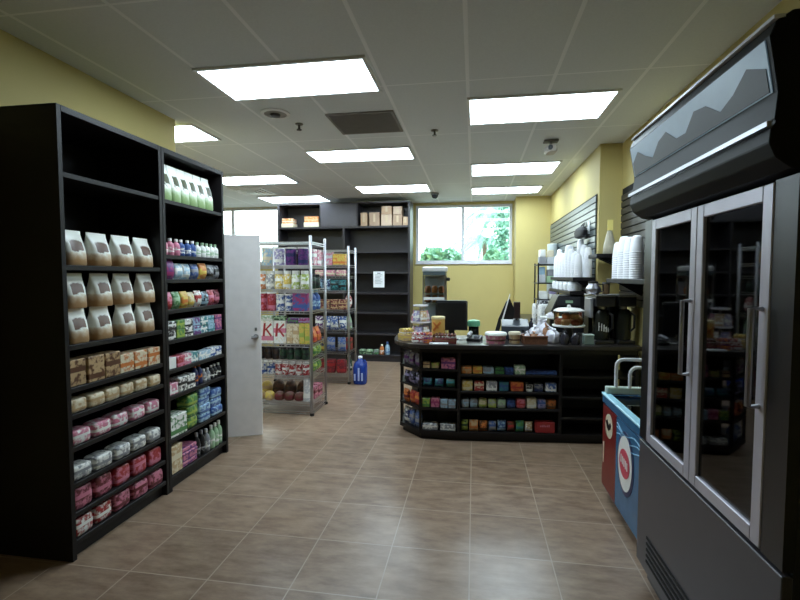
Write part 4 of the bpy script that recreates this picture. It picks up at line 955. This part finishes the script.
outside_bush(-.85, 10.3, .85, .3, 1.0, 1.2, 2000, 'pale green bush outside the window behind its lower left pane', 1, 3)
outside_bush(.42, 10.3, .38, .2, .95, 1.2, 600, 'low pale bush outside the window below the mullion', 1, 8)
outside_bush(.68, 11.2, .36, .3, 1.9, 1.5, 900, 'tall leafy pale tree outside the right window pane', 0, 12, 'leafy_tree')
outside_bush(-5.6, 10.6, .6, .4, 1.3, .8, 700, 'pale bush outside the left rear window', 1, 5)
def palm(x, y, h, n, lab, seed):
    rnd = random.Random(seed); t = thing('palm_tree', lab, 'palm', (x, y, 0))
    MB().lathe([(.12, 0), (.09, h * .5), (.07, h)], 10).build('trunk', mat('bark', (110, 96, 84), .8), t)
    for i in range(n):
        a = i * 2 * pi / n + rnd.uniform(-.2, .2); L_ = rnd.uniform(1.1, 1.6); up = rnd.uniform(-.1, .9); mb = MB(); pts = []
        for s in range(9):
            q = s / 8; pts.append(Vector((cos(a) * L_ * q, sin(a) * L_ * q, h + up * q - 1.1 * q * q)))
        mb.tube(pts, .008, 5)
        for s in range(1, 33):
            q = s / 33; k = min(7, int(q * 8)); p = pts[k].lerp(pts[k + 1], q * 8 - k); dr = (pts[k + 1] - pts[k]).normalized(); sd = dr.cross(Vector((0, 0, 1))).normalized()
            for sg in (-1, 1):
                e = p + sd * sg * .34 * (1 - .5 * q) + dr * .2 - Vector((0, 0, .16)); wv = dr * .03
                mb.add([p - wv, p + wv, e], [(0, 1, 2)])
        mb.build('frond', mat('leaf_0', (126, 172, 156), .6, noise=.2), t)
palm(.80, 13.2, 3.5, 18, 'palm outside the window behind its right pane', 4)
palm(.35, 16.2, 2.9, 11, 'shorter palm outside the window left of the near palm', 9)
o = struct('outside_ground', B(-14, 12, 9.4, 30, -.12, -.02), mat('paving', (190, 190, 186), .8))

# ------------------------------------------------------------------ daylight, camera, view
w = bpy.data.worlds.new('sky'); scn.world = w; w.use_nodes = True
bg = w.node_tree.nodes['Background']; bg.inputs[0].default_value = (.90, .97, 1.0, 1); bg.inputs[1].default_value = 6.0
cam = bpy.data.cameras.new('camera'); co = bpy.data.objects.new('camera', cam); C.objects.link(co)
cam.sensor_width = 36; cam.lens = 36 * 460 / 800; cam.clip_start = .05
co.location = (0, 0, 1.6); co.rotation_euler = (R(90 - 2.98), 0, R(9.14))
scn.camera = co
vs_ = scn.view_settings; vs_.view_transform = 'Standard'; vs_.look = 'None'; vs_.exposure = .2; vs_.gamma = 1; vs_.use_curve_mapping = False
